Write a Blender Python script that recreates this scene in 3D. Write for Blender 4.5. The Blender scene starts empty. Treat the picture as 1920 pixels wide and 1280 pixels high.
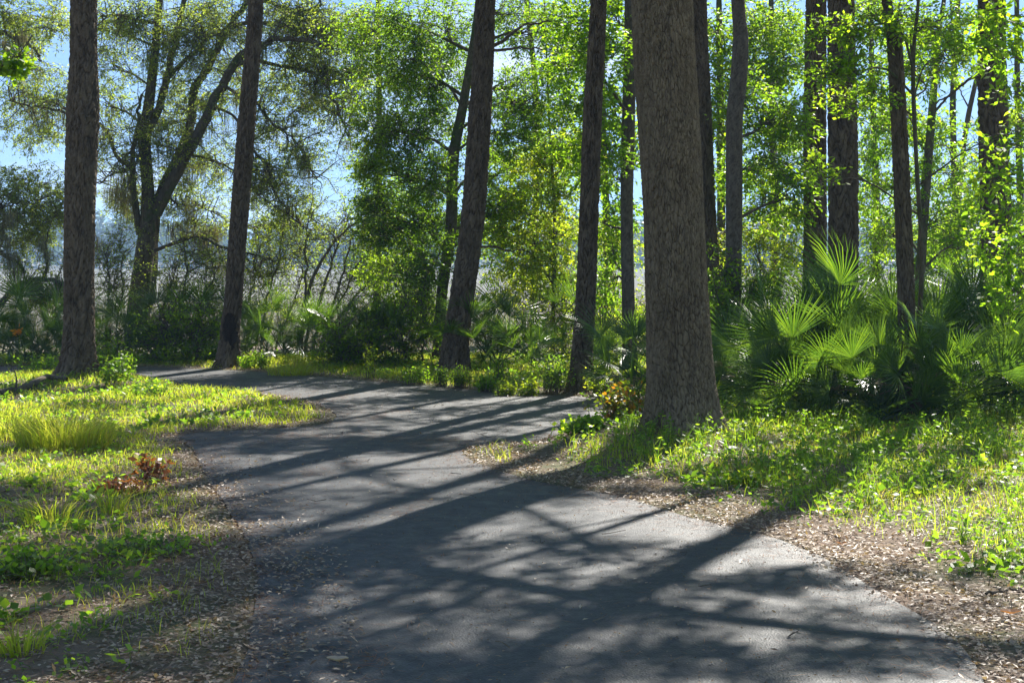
import bpy, math, random
import numpy as np
from mathutils import Vector
C = bpy.context.scene.collection
S = bpy.context.scene
rng = np.random.default_rng(11)
random.seed(11)
R = math.radians

# ------------------------------------------------------------ camera, sky, sun, exposure
CAMH, FPX, PITCH = 1.7, 2933.0, math.atan(160 / 2933.0)
cam = bpy.data.cameras.new('camera'); cam.lens = 55.0; cam.sensor_width = 36.0
cam.clip_start = 0.1; cam.clip_end = 6000
co = bpy.data.objects.new('camera', cam); C.objects.link(co)
co.location = (0, 0, CAMH); co.rotation_euler = (R(90) - PITCH, 0, 0)
S.camera = co
SUN_AZ, SUN_EL = R(24), R(43)
w = bpy.data.worlds.new("World"); S.world = w; w.use_nodes = True
nt = w.node_tree; nt.nodes.clear()
N = nt.nodes.new
sky = N('ShaderNodeTexSky'); sky.sky_type = 'NISHITA'; sky.sun_disc = False
sky.sun_elevation = SUN_EL; sky.sun_rotation = SUN_AZ
sky.air_density = 1.0; sky.dust_density = 0.0; sky.ozone_density = 2.0; sky.altitude = 0
tc = N('ShaderNodeTexCoord'); mp = N('ShaderNodeMapping'); mp.inputs['Scale'].default_value = (1.6, 1.6, 5.0)
nz = N('ShaderNodeTexNoise'); nz.inputs['Scale'].default_value = 2.2; nz.inputs['Detail'].default_value = 7; nz.inputs['Roughness'].default_value = 0.6
cr = N('ShaderNodeValToRGB'); cr.color_ramp.elements[0].position = 0.50; cr.color_ramp.elements[1].position = 0.74
cr.color_ramp.elements[0].color = (0, 0, 0, 1); cr.color_ramp.elements[1].color = (.75, .75, .75, 1)
mx = N('ShaderNodeMixRGB'); mx.inputs['Color2'].default_value = (10.0, 10.3, 10.8, 1)
bg = N('ShaderNodeBackground'); bg.inputs['Strength'].default_value = 0.05
out = N('ShaderNodeOutputWorld')
L = nt.links.new
vm = N('ShaderNodeMapping'); vm.inputs['Scale'].default_value = (1, 1, .85); vm.inputs['Location'].default_value = (0, 0, .17); L(tc.outputs['Generated'], vm.inputs['Vector']); L(vm.outputs['Vector'], sky.inputs['Vector'])
L(tc.outputs['Generated'], mp.inputs['Vector']); L(mp.outputs['Vector'], nz.inputs['Vector']); L(nz.outputs['Fac'], cr.inputs['Fac'])
hs = N('ShaderNodeHueSaturation'); hs.inputs['Saturation'].default_value = 1.05; hs.inputs['Value'].default_value = 1.3; L(sky.outputs['Color'], hs.inputs['Color'])
L(cr.outputs['Color'], mx.inputs['Fac']); L(hs.outputs['Color'], mx.inputs['Color1']); L(mx.outputs['Color'], bg.inputs['Color'])
L(bg.outputs['Background'], out.inputs['Surface'])
sl = bpy.data.lights.new('sun', 'SUN'); sl.energy = 5.0; sl.angle = R(0.53); sl.color = (1.0, .95, .86)
so = bpy.data.objects.new('sun', sl); C.objects.link(so)
sd_ = Vector((math.sin(SUN_AZ) * math.cos(SUN_EL), math.cos(SUN_AZ) * math.cos(SUN_EL), math.sin(SUN_EL)))
so.rotation_euler = sd_.to_track_quat('Z', 'Y').to_euler(); so.location = (8, 18, 40)
S.view_settings.view_transform = 'Standard'; S.view_settings.look = 'None'
S.view_settings.exposure = 1.5; S.view_settings.gamma = 1.0
S.render.engine = 'CYCLES'
S.cycles.max_bounces = 8; S.cycles.diffuse_bounces = 6; S.cycles.transmission_bounces = 5; S.cycles.glossy_bounces = 2
S.cycles.volume_bounces = 0
S.cycles.use_denoising = True

# ------------------------------------------------------------ helpers
def at(px, py, Y):
    u = (px - 960) / FPX; v = -(py - 640) / FPX
    dy = math.cos(PITCH) + v * math.sin(PITCH); dz = -math.sin(PITCH) + v * math.cos(PITCH)
    t = Y / dy
    return np.array((u * t, Y, CAMH + dz * t))
def gnd(px, py, z=0.0):
    u = (px - 960) / FPX; v = -(py - 640) / FPX
    dy = math.cos(PITCH) + v * math.sin(PITCH); dz = -math.sin(PITCH) + v * math.cos(PITCH)
    t = (z - CAMH) / dz
    return np.array((u * t, dy * t))
def nrm(a): return a / np.maximum(np.linalg.norm(a, axis=-1, keepdims=True), 1e-9)
def catmull(P, n):
    P = np.asarray(P, float)
    if len(P) < 3: return np.array([P[0] + (P[-1] - P[0]) * t for t in np.linspace(0, 1, n)])
    Q = np.vstack([2 * P[0] - P[1], P, 2 * P[-1] - P[-2]])
    t = np.linspace(0, len(P) - 1 - 1e-6, n); i = t.astype(int); f = (t - i)[:, None]
    a, b, c, d = Q[i], Q[i + 1], Q[i + 2], Q[i + 3]
    return .5 * (2 * b + (c - a) * f + (2 * a - 5 * b + 4 * c - d) * f ** 2 + (3 * b - a - 3 * c + d) * f ** 3)
def sdf(P, poly):
    """signed distance of points to a closed polygon, positive outside"""
    A = poly; B = np.roll(poly, -1, 0); out = np.empty(len(P))
    for s in range(0, len(P), 20000):
        p = P[s:s + 20000, None, :]; ab = (B - A)[None]; ap = p - A[None]
        t = np.clip((ap * ab).sum(-1) / np.maximum((ab ** 2).sum(-1), 1e-12), 0, 1)
        d = np.sqrt(((ap - ab * t[..., None]) ** 2).sum(-1)).min(1)
        y0 = A[None, :, 1] > p[..., 1]; y1 = B[None, :, 1] > p[..., 1]
        xi = A[None, :, 0] + (p[..., 1] - A[None, :, 1]) * ab[..., 0] / np.where(ab[..., 1] == 0, 1e-9, ab[..., 1])
        ins = ((y0 != y1) & (p[..., 0] < xi)).sum(1) % 2 == 1
        out[s:s + 20000] = np.where(ins, -d, d)
    return out
def wave(x, y, f=1.0, s=0.0):
    return (np.sin(x * 1.3 * f + 1.7 + s) * np.cos(y * 1.1 * f - .6 + s * 2) + .6 * np.sin(x * 2.9 * f - y * 2.3 * f + s) + .4 * np.sin(y * 5.3 * f + x * 3.1 * f + 2.1 * s) + .3 * np.cos(x * 7.9 * f - y * 1.7 * f + s)) / 2.3

class MB:
    def __init__(s): s.V = []; s.Q = []; s.T = []; s.A = []; s.n = 0
    def add(s, V, Q=None, T=None, a=0.5):
        V = np.asarray(V, np.float32).reshape(-1, 3); k = len(V)
        if not k: return
        s.V.append(V); s.A.append(np.broadcast_to(np.asarray(a, np.float32), (k,)))
        if Q is not None: s.Q.append(np.asarray(Q, np.int64).reshape(-1, 4) + s.n)
        if T is not None: s.T.append(np.asarray(T, np.int64).reshape(-1, 3) + s.n)
        s.n += k
    def build(s, name, mat, parent=None, smooth=False, origin=None):
        V = np.vstack(s.V)
        if parent is not None: V = V - np.array(parent.location, np.float32)
        Q = np.vstack(s.Q) if s.Q else np.zeros((0, 4), np.int64); T = np.vstack(s.T) if s.T else np.zeros((0, 3), np.int64)
        m = bpy.data.meshes.new(name)
        m.vertices.add(len(V)); m.vertices.foreach_set('co', V.astype(np.float32).ravel())
        li = np.concatenate([Q.ravel(), T.ravel()]).astype(np.int32)
        m.loops.add(len(li)); m.loops.foreach_set('vertex_index', li)
        m.polygons.add(len(Q) + len(T))
        ls = np.concatenate([np.arange(len(Q)) * 4, len(Q) * 4 + np.arange(len(T)) * 3]).astype(np.int32)
        m.polygons.foreach_set('loop_start', ls)
        m.polygons.foreach_set('use_smooth', np.full(len(ls), smooth))
        at_ = m.attributes.new('rnd', 'FLOAT', 'POINT'); at_.data.foreach_set('value', np.concatenate(s.A).astype(np.float32))
        m.update(calc_edges=True)
        m.materials.append(mat)
        o = bpy.data.objects.new(name, m); C.objects.link(o)
        if parent is not None: o.parent = parent
        return o
def tag(o, label=None, cat=None, group=None, kind=None):
    if label: o['label'] = label
    if cat: o['category'] = cat
    if group: o['group'] = group
    if kind: o['kind'] = kind
    return o
def empty(name, loc, label, cat, group=None):
    o = bpy.data.objects.new(name, None); o.empty_display_size = .2; C.objects.link(o)
    o.location = [float(v) for v in loc]; return tag(o, label, cat, group)

def frames(P):
    T = np.gradient(P, axis=0); T = nrm(T)
    ref = np.array([1.0, 0, 0]) if abs(T[0][0]) < .8 else np.array([0, 1.0, 0])
    U = np.empty_like(P); u = ref
    for i in range(len(P)):
        u = u - T[i] * np.dot(u, T[i]); u = u / (np.linalg.norm(u) + 1e-9); U[i] = u
    return T, U, np.cross(T, U)
def tube(mb, P, rad, sides=6, a=.5):
    P = np.asarray(P, float); n = len(P); rad = np.broadcast_to(rad, (n,))
    T, U, W = frames(P); th = np.arange(sides) * 2 * np.pi / sides
    V = P[:, None] + rad[:, None, None] * (np.cos(th)[None, :, None] * U[:, None] + np.sin(th)[None, :, None] * W[:, None])
    i = np.arange(n - 1)[:, None] * sides; j = np.arange(sides)[None]; j2 = (j + 1) % sides
    Q = np.stack([i + j, i + j2, i + sides + j2, i + sides + j], -1).reshape(-1, 4)
    mb.add(V.reshape(-1, 3), Q, None, a)
def twigs(mb, A, B, r0, r1, sag=.06):
    """many thin three-sided two-segment twigs at once"""
    n = len(A)
    if not n: return
    M = (A + B) / 2 + np.array([0, 0, 1.0]) * sag * np.linalg.norm(B - A, axis=1)[:, None] + rng.normal(0, .02, (n, 3))
    d = nrm(B - A); u = nrm(np.cross(d, [0.3, .2, 1.0])); v = np.cross(d, u)
    V = np.empty((n, 9, 3))
    for k, (P, r) in enumerate(((A, r0), (M, (r0 + r1) / 2), (B, r1))):
        for j in range(3):
            th = j * 2.0944; V[:, k * 3 + j] = P + r * (math.cos(th) * u + math.sin(th) * v)
    q = np.array([[0, 1, 4, 3], [1, 2, 5, 4], [2, 0, 3, 5], [3, 4, 7, 6], [4, 5, 8, 7], [5, 3, 6, 8]])
    mb.add(V.reshape(-1, 3), (np.arange(n)[:, None, None] * 9 + q[None]).reshape(-1, 4), None, .5)
def leaves(mb, P, L, W, up=.9, droop=.35, along=None, a=None, fold=0.0, flat=1.0):
    """leaf-shaped quads at points P"""
    n = len(P)
    if not n: return
    ax = rng.normal(0, 1, (n, 3)); ax[:, 2] = ax[:, 2] * .5 * flat - droop
    if along is not None: ax = nrm(ax) + along * .9
    ax = nrm(ax)
    nn = rng.normal(0, 1, (n, 3)); nn[:, 2] += up * 1.6
    s = nrm(np.cross(ax, nn)); no = np.cross(s, ax)
    l = (L * rng.uniform(.6, 1.25, n))[:, None]; wd = (W * rng.uniform(.7, 1.2, n))[:, None]
    V = np.empty((n, 4, 3)); mid = P + ax * l * .48
    V[:, 0] = P; V[:, 1] = mid + s * wd * .5 + no * wd * fold; V[:, 2] = P + ax * l; V[:, 3] = mid - s * wd * .5 + no * wd * fold
    if a is None: a = rng.uniform(0, 1, n)
    mb.add(V.reshape(-1, 3), np.arange(n * 4).reshape(-1, 4), None, np.repeat(a, 4))
def blades(mb, P, H, W, lean, az=None, a=None, curve=1.0, face=None):
    """curved strips: grass blades (H>0) or hanging strands (H<0)"""
    n = len(P)
    if not n: return
    H = np.broadcast_to(H, (n,)); W = np.broadcast_to(W, (n,)); lean = np.broadcast_to(lean, (n,))
    az = rng.uniform(0, 2 * np.pi, n) if az is None else az
    d = np.stack([np.cos(az), np.sin(az), 0 * az], 1)
    fa = rng.uniform(0, np.pi, n); s = np.stack([np.cos(fa), np.sin(fa), 0 * fa], 1)
    V = np.empty((n, 6, 3))
    for k, (t, wk) in enumerate(((0, 1.0), (.55, .8), (1, .12))):
        c = P + np.array([0, 0, 1.0]) * (H * (t - .35 * lean * t * t))[:, None] + d * (np.abs(H) * lean * t ** (1 + curve))[:, None]
        V[:, k * 2] = c - s * (W * wk * .5)[:, None]; V[:, k * 2 + 1] = c + s * (W * wk * .5)[:, None]
    q = np.array([[0, 1, 3, 2], [2, 3, 5, 4]])
    if a is None: a = rng.uniform(0, 1, n)
    mb.add(V.reshape(-1, 3), (np.arange(n)[:, None, None] * 6 + q[None]).reshape(-1, 4), None, np.repeat(a, 6))

# ------------------------------------------------------------ materials
def newmat(name):
    m = bpy.data.materials.new(name); m.use_nodes = True; t = m.node_tree; t.nodes.clear()
    o = t.nodes.new('ShaderNodeOutputMaterial'); return m, t, o
def ramp(t, cols, fac=None):
    r = t.nodes.new('ShaderNodeValToRGB'); e = r.color_ramp.elements
    while len(e) < len(cols): e.new(.5)
    for k, (p, c) in enumerate(cols): e[k].position = p; e[k].color = (*c, 1)
    if fac is not None: t.links.new(fac, r.inputs['Fac'])
    return r
def noise(t, scale, vec=None, detail=4, rough=.6):
    n = t.nodes.new('ShaderNodeTexNoise'); n.inputs['Scale'].default_value = scale; n.inputs['Detail'].default_value = detail; n.inputs['Roughness'].default_value = rough
    if vec is not None: t.links.new(vec, n.inputs['Vector'])
    return n
def leafmat(name, c0, c1, c2, trans=.5, rough=.45, tmul=2.2, spec=.35):
    m, t, o = newmat(name)
    a = t.nodes.new('ShaderNodeAttribute'); a.attribute_name = 'rnd'
    r = ramp(t, [(0, c0), (.55, c1), (1, c2)], a.outputs['Fac'])
    p = t.nodes.new('ShaderNodeBsdfPrincipled'); p.inputs['Roughness'].default_value = rough; p.inputs['Specular IOR Level'].default_value = spec
    t.links.new(r.outputs['Color'], p.inputs['Base Color'])
    tr = t.nodes.new('ShaderNodeBsdfTranslucent')
    k = t.nodes.new('ShaderNodeMixRGB'); k.blend_type = 'MULTIPLY'; k.inputs['Fac'].default_value = 1; k.inputs['Color2'].default_value = (tmul * 1.12, tmul, tmul * .45, 1)
    t.links.new(r.outputs['Color'], k.inputs['Color1']); t.links.new(k.outputs['Color'], tr.inputs['Color'])
    mxs = t.nodes.new('ShaderNodeMixShader'); mxs.inputs['Fac'].default_value = trans
    t.links.new(p.outputs[0], mxs.inputs[1]); t.links.new(tr.outputs[0], mxs.inputs[2]); t.links.new(mxs.outputs[0], o.inputs['Surface'])
    return m
def barkmat(name, dark, light, sx, sz, bump=.5, moss=None):
    m, t, o = newmat(name)
    tcd = t.nodes.new('ShaderNodeTexCoord'); mpg = t.nodes.new('ShaderNodeMapping'); mpg.inputs['Scale'].default_value = (sx, sx, sz)
    t.links.new(tcd.outputs['Object'], mpg.inputs['Vector'])
    n1 = noise(t, 1.0, mpg.outputs['Vector'], 6, .7); n2 = noise(t, 1.3, tcd.outputs['Object'], 3)
    r = ramp(t, [(.3, dark), (.7, light)], n1.outputs['Fac'])
    col = r.outputs['Color']
    mm = t.nodes.new('ShaderNodeMixRGB'); mm.blend_type = 'MULTIPLY'; mm.inputs['Fac'].default_value = .6
    r2 = ramp(t, [(.3, (.6, .55, .5)), (.7, (1, 1, 1))], n2.outputs['Fac']); t.links.new(col, mm.inputs['Color1']); t.links.new(r2.outputs['Color'], mm.inputs['Color2']); col = mm.outputs['Color']
    at_ = t.nodes.new('ShaderNodeAttribute'); at_.attribute_name = 'rnd'; ra = ramp(t, [(.05, (.50, .45, .41)), (.6, (1.1, 1.08, 1.05))], at_.outputs['Fac'])
    ma = t.nodes.new('ShaderNodeMixRGB'); ma.blend_type = 'MULTIPLY'; ma.inputs['Fac'].default_value = 1; t.links.new(col, ma.inputs['Color1']); t.links.new(ra.outputs['Color'], ma.inputs['Color2']); col = ma.outputs['Color']
    if moss:
        n3 = noise(t, 2.3, tcd.outputs['Object'], 5, .7); r3 = ramp(t, [(.5, (0, 0, 0)), (.62, (1, 1, 1))], n3.outputs['Fac'])
        m3 = t.nodes.new('ShaderNodeMixRGB'); t.links.new(r3.outputs['Color'], m3.inputs['Fac']); t.links.new(col, m3.inputs['Color1']); m3.inputs['Color2'].default_value = (*moss, 1); col = m3.outputs['Color']
    p = t.nodes.new('ShaderNodeBsdfPrincipled'); p.inputs['Roughness'].default_value = .9; p.inputs['Specular IOR Level'].default_value = .2
    t.links.new(col, p.inputs['Base Color'])
    b = t.nodes.new('ShaderNodeBump'); b.inputs['Strength'].default_value = bump; b.inputs['Distance'].default_value = .02
    t.links.new(n1.outputs['Fac'], b.inputs['Height']); t.links.new(b.outputs['Normal'], p.inputs['Normal']); t.links.new(p.outputs[0], o.inputs['Surface'])
    return m
M_pine = barkmat('pine_bark', (.06, .046, .031), (.19, .15, .102), 14, 5, .7)
M_oak = barkmat('oak_bark', (.10, .078, .050), (.31, .25, .165), 26, 7, .8)
M_grey = barkmat('grey_bark', (.07, .062, .05), (.19, .165, .13), 22, 10, .5)
M_mossy = barkmat('mossy_bark', (.07, .06, .045), (.17, .15, .11), 18, 8, .6, moss=(.06, .085, .025))
M_twig = barkmat('twig_bark', (.08, .065, .05), (.2, .17, .13), 20, 20, .2)
LM = dict(
    bright=leafmat('bright_leaf', (.05, .11, .008), (.085, .16, .010), (.14, .21, .016), .66, tmul=3.8),
    mid=leafmat('mid_leaf', (.038, .085, .008), (.07, .13, .010), (.12, .18, .014), .66, tmul=4.0),
    dark=leafmat('dark_leaf', (.026, .06, .010), (.045, .09, .014), (.08, .125, .018), .55, tmul=3.2),
    oak=leafmat('live_oak_leaf', (.055, .085, .026), (.085, .13, .030), (.14, .18, .03), .64, tmul=3.8),
    yellow=leafmat('pale_leaf', (.07, .13, .010), (.13, .19, .014), (.19, .22, .02), .64, tmul=3.4),
    needle=leafmat('pine_needle', (.03, .05, .015), (.04, .07, .02), (.06, .09, .03), .3),
    palm=leafmat('palmetto_blade', (.02, .05, .008), (.034, .075, .010), (.075, .13, .012), .46, .32, 3.6, .6),
    grass=leafmat('grass_blade', (.17, .15, .055), (.14, .21, .016), (.23, .26, .045), .6, tmul=3.2),
    weed=leafmat('weed_leaf', (.045, .10, .010), (.085, .17, .014), (.16, .23, .025), .6, tmul=3.2, spec=.6),
    moss=leafmat('spanish_moss', (.10, .105, .075), (.14, .145, .10), (.2, .2, .14), .4, .8, 1.6),
    rust=leafmat('rusty_leaf', (.06, .13, .010), (.13, .18, .012), (.34, .15, .02), .5, tmul=2.0),
    frond=leafmat('dead_frond', (.12, .085, .05), (.2, .145, .085), (.26, .2, .12), .3, tmul=1.4),
    brown=leafmat('dead_leaf', (.12, .04, .018), (.2, .08, .03), (.26, .12, .05), .35, tmul=1.6),
    litter=leafmat('litter_leaf', (.14, .085, .055), (.32, .24, .175), (.46, .38, .30), .25, .5, 1.3, .4),
    orange=leafmat('orange_petal', (.7, .25, .01), (.8, .34, .01), (.85, .42, .02), .5, tmul=1.2),
    marsh=leafmat('marsh_blade', (.09, .085, .055), (.13, .115, .08), (.18, .16, .11), .35, tmul=1.5),
    far=leafmat('far_crown_leaf', (.03, .06, .02), (.045, .085, .025), (.07, .11, .03), .3),
)
def asphalt(name, c0, c1, sc, bump, rough):
    m, t, o = newmat(name)
    tcd = t.nodes.new('ShaderNodeTexCoord'); v = tcd.outputs['Object']
    n1 = noise(t, sc, v, 3, .7); n2 = noise(t, 1.1, v, 5); n3 = noise(t, 7, v, 4, .7)
    n1.inputs['Roughness'].default_value = .9; n1.inputs['Detail'].default_value = 5
    r = ramp(t, [(.36, c0), (.62, c1)], n1.outputs['Fac'])
    mm = t.nodes.new('ShaderNodeMixRGB'); mm.blend_type = 'MULTIPLY'; mm.inputs['Fac'].default_value = .8
    r2 = ramp(t, [(.3, (.55, .55, .56)), (.5, (1, 1, 1)), (.72, (1.35, 1.28, 1.2))], n2.outputs['Fac']); t.links.new(r.outputs['Color'], mm.inputs['Color1']); t.links.new(r2.outputs['Color'], mm.inputs['Color2'])
    vo = t.nodes.new('ShaderNodeTexVoronoi'); vo.inputs['Scale'].default_value = sc * 2.6; t.links.new(v, vo.inputs['Vector'])
    p = t.nodes.new('ShaderNodeBsdfPrincipled'); p.inputs['Specular IOR Level'].default_value = .4
    rr = ramp(t, [(.3, (rough - .12,) * 3), (.7, (rough + .1,) * 3)], n3.outputs['Fac']); t.links.new(rr.outputs['Color'], p.inputs['Roughness'])
    t.links.new(mm.outputs['Color'], p.inputs['Base Color'])
    b = t.nodes.new('ShaderNodeBump'); b.inputs['Strength'].default_value = bump; b.inputs['Distance'].default_value = .003
    t.links.new(vo.outputs['Distance'], b.inputs['Height']); t.links.new(b.outputs['Normal'], p.inputs['Normal']); t.links.new(p.outputs[0], o.inputs['Surface'])
    return m
M_drive = asphalt('drive_asphalt', (.005, .0055, .007), (.036, .039, .046), 38, .7, .6)
M_road = asphalt('coarse_asphalt', (.007, .0075, .008), (.068, .07, .074), 34, 1.0, .6)
def groundmat():
    m, t, o = newmat('soil_and_duff')
    tcd = t.nodes.new('ShaderNodeTexCoord'); v = tcd.outputs['Object']
    vo = t.nodes.new('ShaderNodeTexVoronoi'); vo.inputs['Scale'].default_value = 28; vo.inputs['Randomness'].default_value = 1; t.links.new(v, vo.inputs['Vector'])
    n2 = noise(t, .8, v, 5); n3 = noise(t, 35, v, 4, .75)
    r = ramp(t, [(.0, (.05, .035, .022)), (.45, (.13, .09, .06)), (1, (.24, .18, .13))], n3.outputs['Fac'])
    g = ramp(t, [(.42, (0, 0, 0)), (.6, (1, 1, 1))], n2.outputs['Fac'])
    mm = t.nodes.new('ShaderNodeMixRGB'); t.links.new(g.outputs['Color'], mm.inputs['Fac']); t.links.new(r.outputs['Color'], mm.inputs['Color1'])
    r3 = ramp(t, [(.3, (.05, .055, .02)), (.7, (.11, .12, .045))], n3.outputs['Fac']); t.links.new(r3.outputs['Color'], mm.inputs['Color2'])
    p = t.nodes.new('ShaderNodeBsdfPrincipled'); p.inputs['Roughness'].default_value = .95; t.links.new(mm.outputs['Color'], p.inputs['Base Color'])
    b = t.nodes.new('ShaderNodeBump'); b.inputs['Strength'].default_value = .8; b.inputs['Distance'].default_value = .03
    t.links.new(n3.outputs['Fac'], b.inputs['Height']); t.links.new(b.outputs['Normal'], p.inputs['Normal']); t.links.new(p.outputs[0], o.inputs['Surface'])
    return m
def marshmat():
    m, t, o = newmat('marsh_grass_plain')
    tcd = t.nodes.new('ShaderNodeTexCoord'); mpg = t.nodes.new('ShaderNodeMapping'); mpg.inputs['Scale'].default_value = (.05, .02, 1); t.links.new(tcd.outputs['Object'], mpg.inputs['Vector'])
    n = noise(t, 1, mpg.outputs['Vector'], 8, .7); r = ramp(t, [(.3, (.075, .075, .05)), (.7, (.13, .12, .085))], n.outputs['Fac'])
    p = t.nodes.new('ShaderNodeBsdfPrincipled'); p.inputs['Roughness'].default_value = 1; t.links.new(r.outputs['Color'], p.inputs['Base Color']); t.links.new(p.outputs[0], o.inputs['Surface'])
    return m

# ------------------------------------------------------------ road outline (ground plan) and terrain
drive_px = [(385, 812), (368, 850), (385, 890), (420, 945), (455, 1000), (480, 1070), (478, 1140), (440, 1280), (300, 1480), (100, 1800),
            (2400, 1800), (2000, 1480), (1850, 1285), (1800, 1215), (1730, 1160), (1640, 1108), (1540, 1048), (1440, 1008), (1290, 972), (1170, 935), (1010, 905), (900, 872), (868, 852), (885, 838), (985, 832)]
road_px = [(-900, 712), (-300, 706), (0, 700), (150, 702), (250, 703), (290, 714), (400, 732), (500, 741), (570, 752), (615, 768), (630, 782), (600, 797), (480, 806), (385, 812),
           (985, 832), (1010, 826), (1060, 812), (1110, 790), (1170, 786), (1225, 784), (1225, 762), (1175, 752), (1110, 746), (1050, 742), (950, 739), (860, 729), (700, 716), (600, 707), (500, 699), (400, 694), (240, 688), (0, 688), (-300, 690), (-900, 694)]
def outline(px, hard):
    P = np.array([gnd(*p) for p in px]); n = len(P); out = []
    for i in range(n):
        a, b, c, d = P[i - 1], P[i], P[(i + 1) % n], P[(i + 2) % n]
        seg = np.linalg.norm(c - b); k = max(2, int(seg / .12)); k = min(k, 60)
        if (i, (i + 1) % n) in hard:
            out += [b + (c - b) * t for t in np.arange(k) / k]; continue
        al = .5
        for t in np.arange(k) / k:
            # hermite with limited tangents
            mb_ = (c - a); mb_ = mb_ / (np.linalg.norm(mb_) + 1e-9) * seg; mc = (d - b); mc = mc / (np.linalg.norm(mc) + 1e-9) * seg
            out.append((2 * t ** 3 - 3 * t ** 2 + 1) * b + (t ** 3 - 2 * t ** 2 + t) * mb_ + (-2 * t ** 3 + 3 * t ** 2) * c + (t ** 3 - t ** 2) * mc)
    return np.array(out)
DR = outline(drive_px, {(24, 0)})
RD = outline(road_px, {(13, 14)})
def roadd(P): return np.minimum(sdf(P, DR), sdf(P, RD))
OAK = gnd(1282, 806, .13); PIN1 = gnd(143, 712, .09)
def H0(x, y):
    z = .03 * wave(x, y, .8) + .02 * wave(x, y, 2.1, 1.0)
    z = z + .14 * np.exp(-(((x - OAK[0] + .15) / 1.35) ** 2 + ((y - OAK[1]) / 1.2) ** 2))
    z = z + .05 * np.exp(-(((x + 4.0) / 2.0) ** 2 + ((y - 19) / 2.2) ** 2)) + .10 * np.exp(-(((x - PIN1[0]) / 1.3) ** 2 + ((y - PIN1[1]) / 1.0) ** 2))
    z = z + .10 * np.clip((x - 1.8) / 4, 0, 1) * np.clip((y - 9) / 5, 0, 1)
    t = np.clip((y - 28.5) / 18, 0, 1)
    return z - 2.5 * t * t * (3 - 2 * t)
def H(x, y):
    x = np.atleast_1d(np.asarray(x, float)); y = np.atleast_1d(np.asarray(y, float))
    d = roadd(np.stack([x, y], 1)); k = np.clip(d / .7, 0, 1); k = k * k * (3 - 2 * k)
    return H0(x, y) * k - .03 * (1 - np.clip((d + .06) / .08, 0, 1)) + .012 * np.clip((d + .06) / .08, 0, 1) * (1 - k)
def Hs(x, y): return float(H([x], [y])[0])

gx = np.concatenate([[-3000, -1500, -700, -300, -120, -60, -35, -22, -16], np.arange(-12, 12.01, .1), [15, 20, 30, 50, 90, 200, 500, 1200, 3000]])
gy = np.concatenate([[-1500, -300, -60, -20, -6, 0, 3], np.arange(4.5, 30.01, .1), np.arange(31, 50, 1.0), [60, 90, 150, 300, 600, 1200, 3500]])
X, Y = np.meshgrid(gx, gy); xs, ys = X.ravel(), Y.ravel()
zs = np.where((np.abs(xs) < 60) & (ys < 60) & (ys > -20), 0, H0(xs * 0, ys))
sel = (np.abs(xs) <= 36) & (ys < 60) & (ys >= -20); zs[sel] = H(xs[sel], ys[sel])
nx = len(gx); i = (np.arange(len(gy) - 1)[:, None] * nx + np.arange(nx - 1)[None]).ravel()
g = MB(); g.add(np.stack([xs, ys, zs], 1), np.stack([i, i + 1, i + 1 + nx, i + nx], 1))
tag(g.build('ground', groundmat(), smooth=True), kind='structure')
from mathutils.geometry import tessellate_polygon
def sheet(name, P, mat, z):
    n = len(P); tris = tessellate_polygon([[Vector((p[0], p[1], 0)) for p in P]])
    P = P + rng.normal(0, .006, P.shape)
    mb = MB(); V = np.vstack([np.c_[P, np.full(n, z)], np.c_[P, np.full(n, z - .05)]])
    k = np.arange(n); mb.add(V, np.stack([k, k + n, (k + 1) % n + n, (k + 1) % n], 1), np.array([list(t) for t in tris]))
    o = mb.build(name, mat); tag(o, kind='structure')
    return o
sheet('driveway', DR, M_drive, .012); sheet('road', RD, M_road, .008)
mm_ = MB(); mm_.add([(-1500, 44, -2.42), (1500, 44, -2.42), (1500, 620, -2.42), (-1500, 620, -2.42)], [(0, 1, 2, 3)])
tag(mm_.build('marsh', marshmat()), kind='structure')

# ------------------------------------------------------------ far wood and marsh grass
fw = MB()
nT = 420
tx = rng.uniform(-330, 330, nT); ty = rng.uniform(520, 580, nT); th_ = rng.uniform(11, 19, nT) * (1 + .12 * np.sin(tx * .03))
for a, b, h in zip(tx, ty, th_):
    r = rng.uniform(2.6, 5); k = 170
    q = nrm(rng.normal(0, 1, (k, 3))) * rng.uniform(.5, 1, (k, 1)) * np.array([r, r, h * .42]) + np.array([a, b, -2.4 + h * .56])
    leaves(fw, q, 2.0, 1.5, up=.4, a=np.clip(rng.normal(rng.uniform(.2, .8), .2, k), 0, 1))
k = 9000; q = np.stack([rng.uniform(-340, 340, k), rng.uniform(512, 530, k), rng.uniform(-2.4, 5, k)], 1); leaves(fw, q, 2.0, 1.5, up=.3)
tag(fw.build('far_wood', LM['far']), 'far blue-green wood along the other side of the marsh', 'woodland', kind='stuff')
mg = MB(); k = 26000; yy = 46 + 90 * rng.uniform(0, 1, k) ** 1.6; xx = rng.uniform(-.36, .36, k) * yy
blades(mg, np.stack([xx, yy, np.full(k, -2.42)], 1), rng.uniform(.5, 1.1, k), .03, rng.uniform(.1, .4, k))
tag(mg.build('marsh_grass', LM['marsh']), 'tall dry tan grass growing over the marsh', 'marsh grass', kind='stuff')

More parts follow.
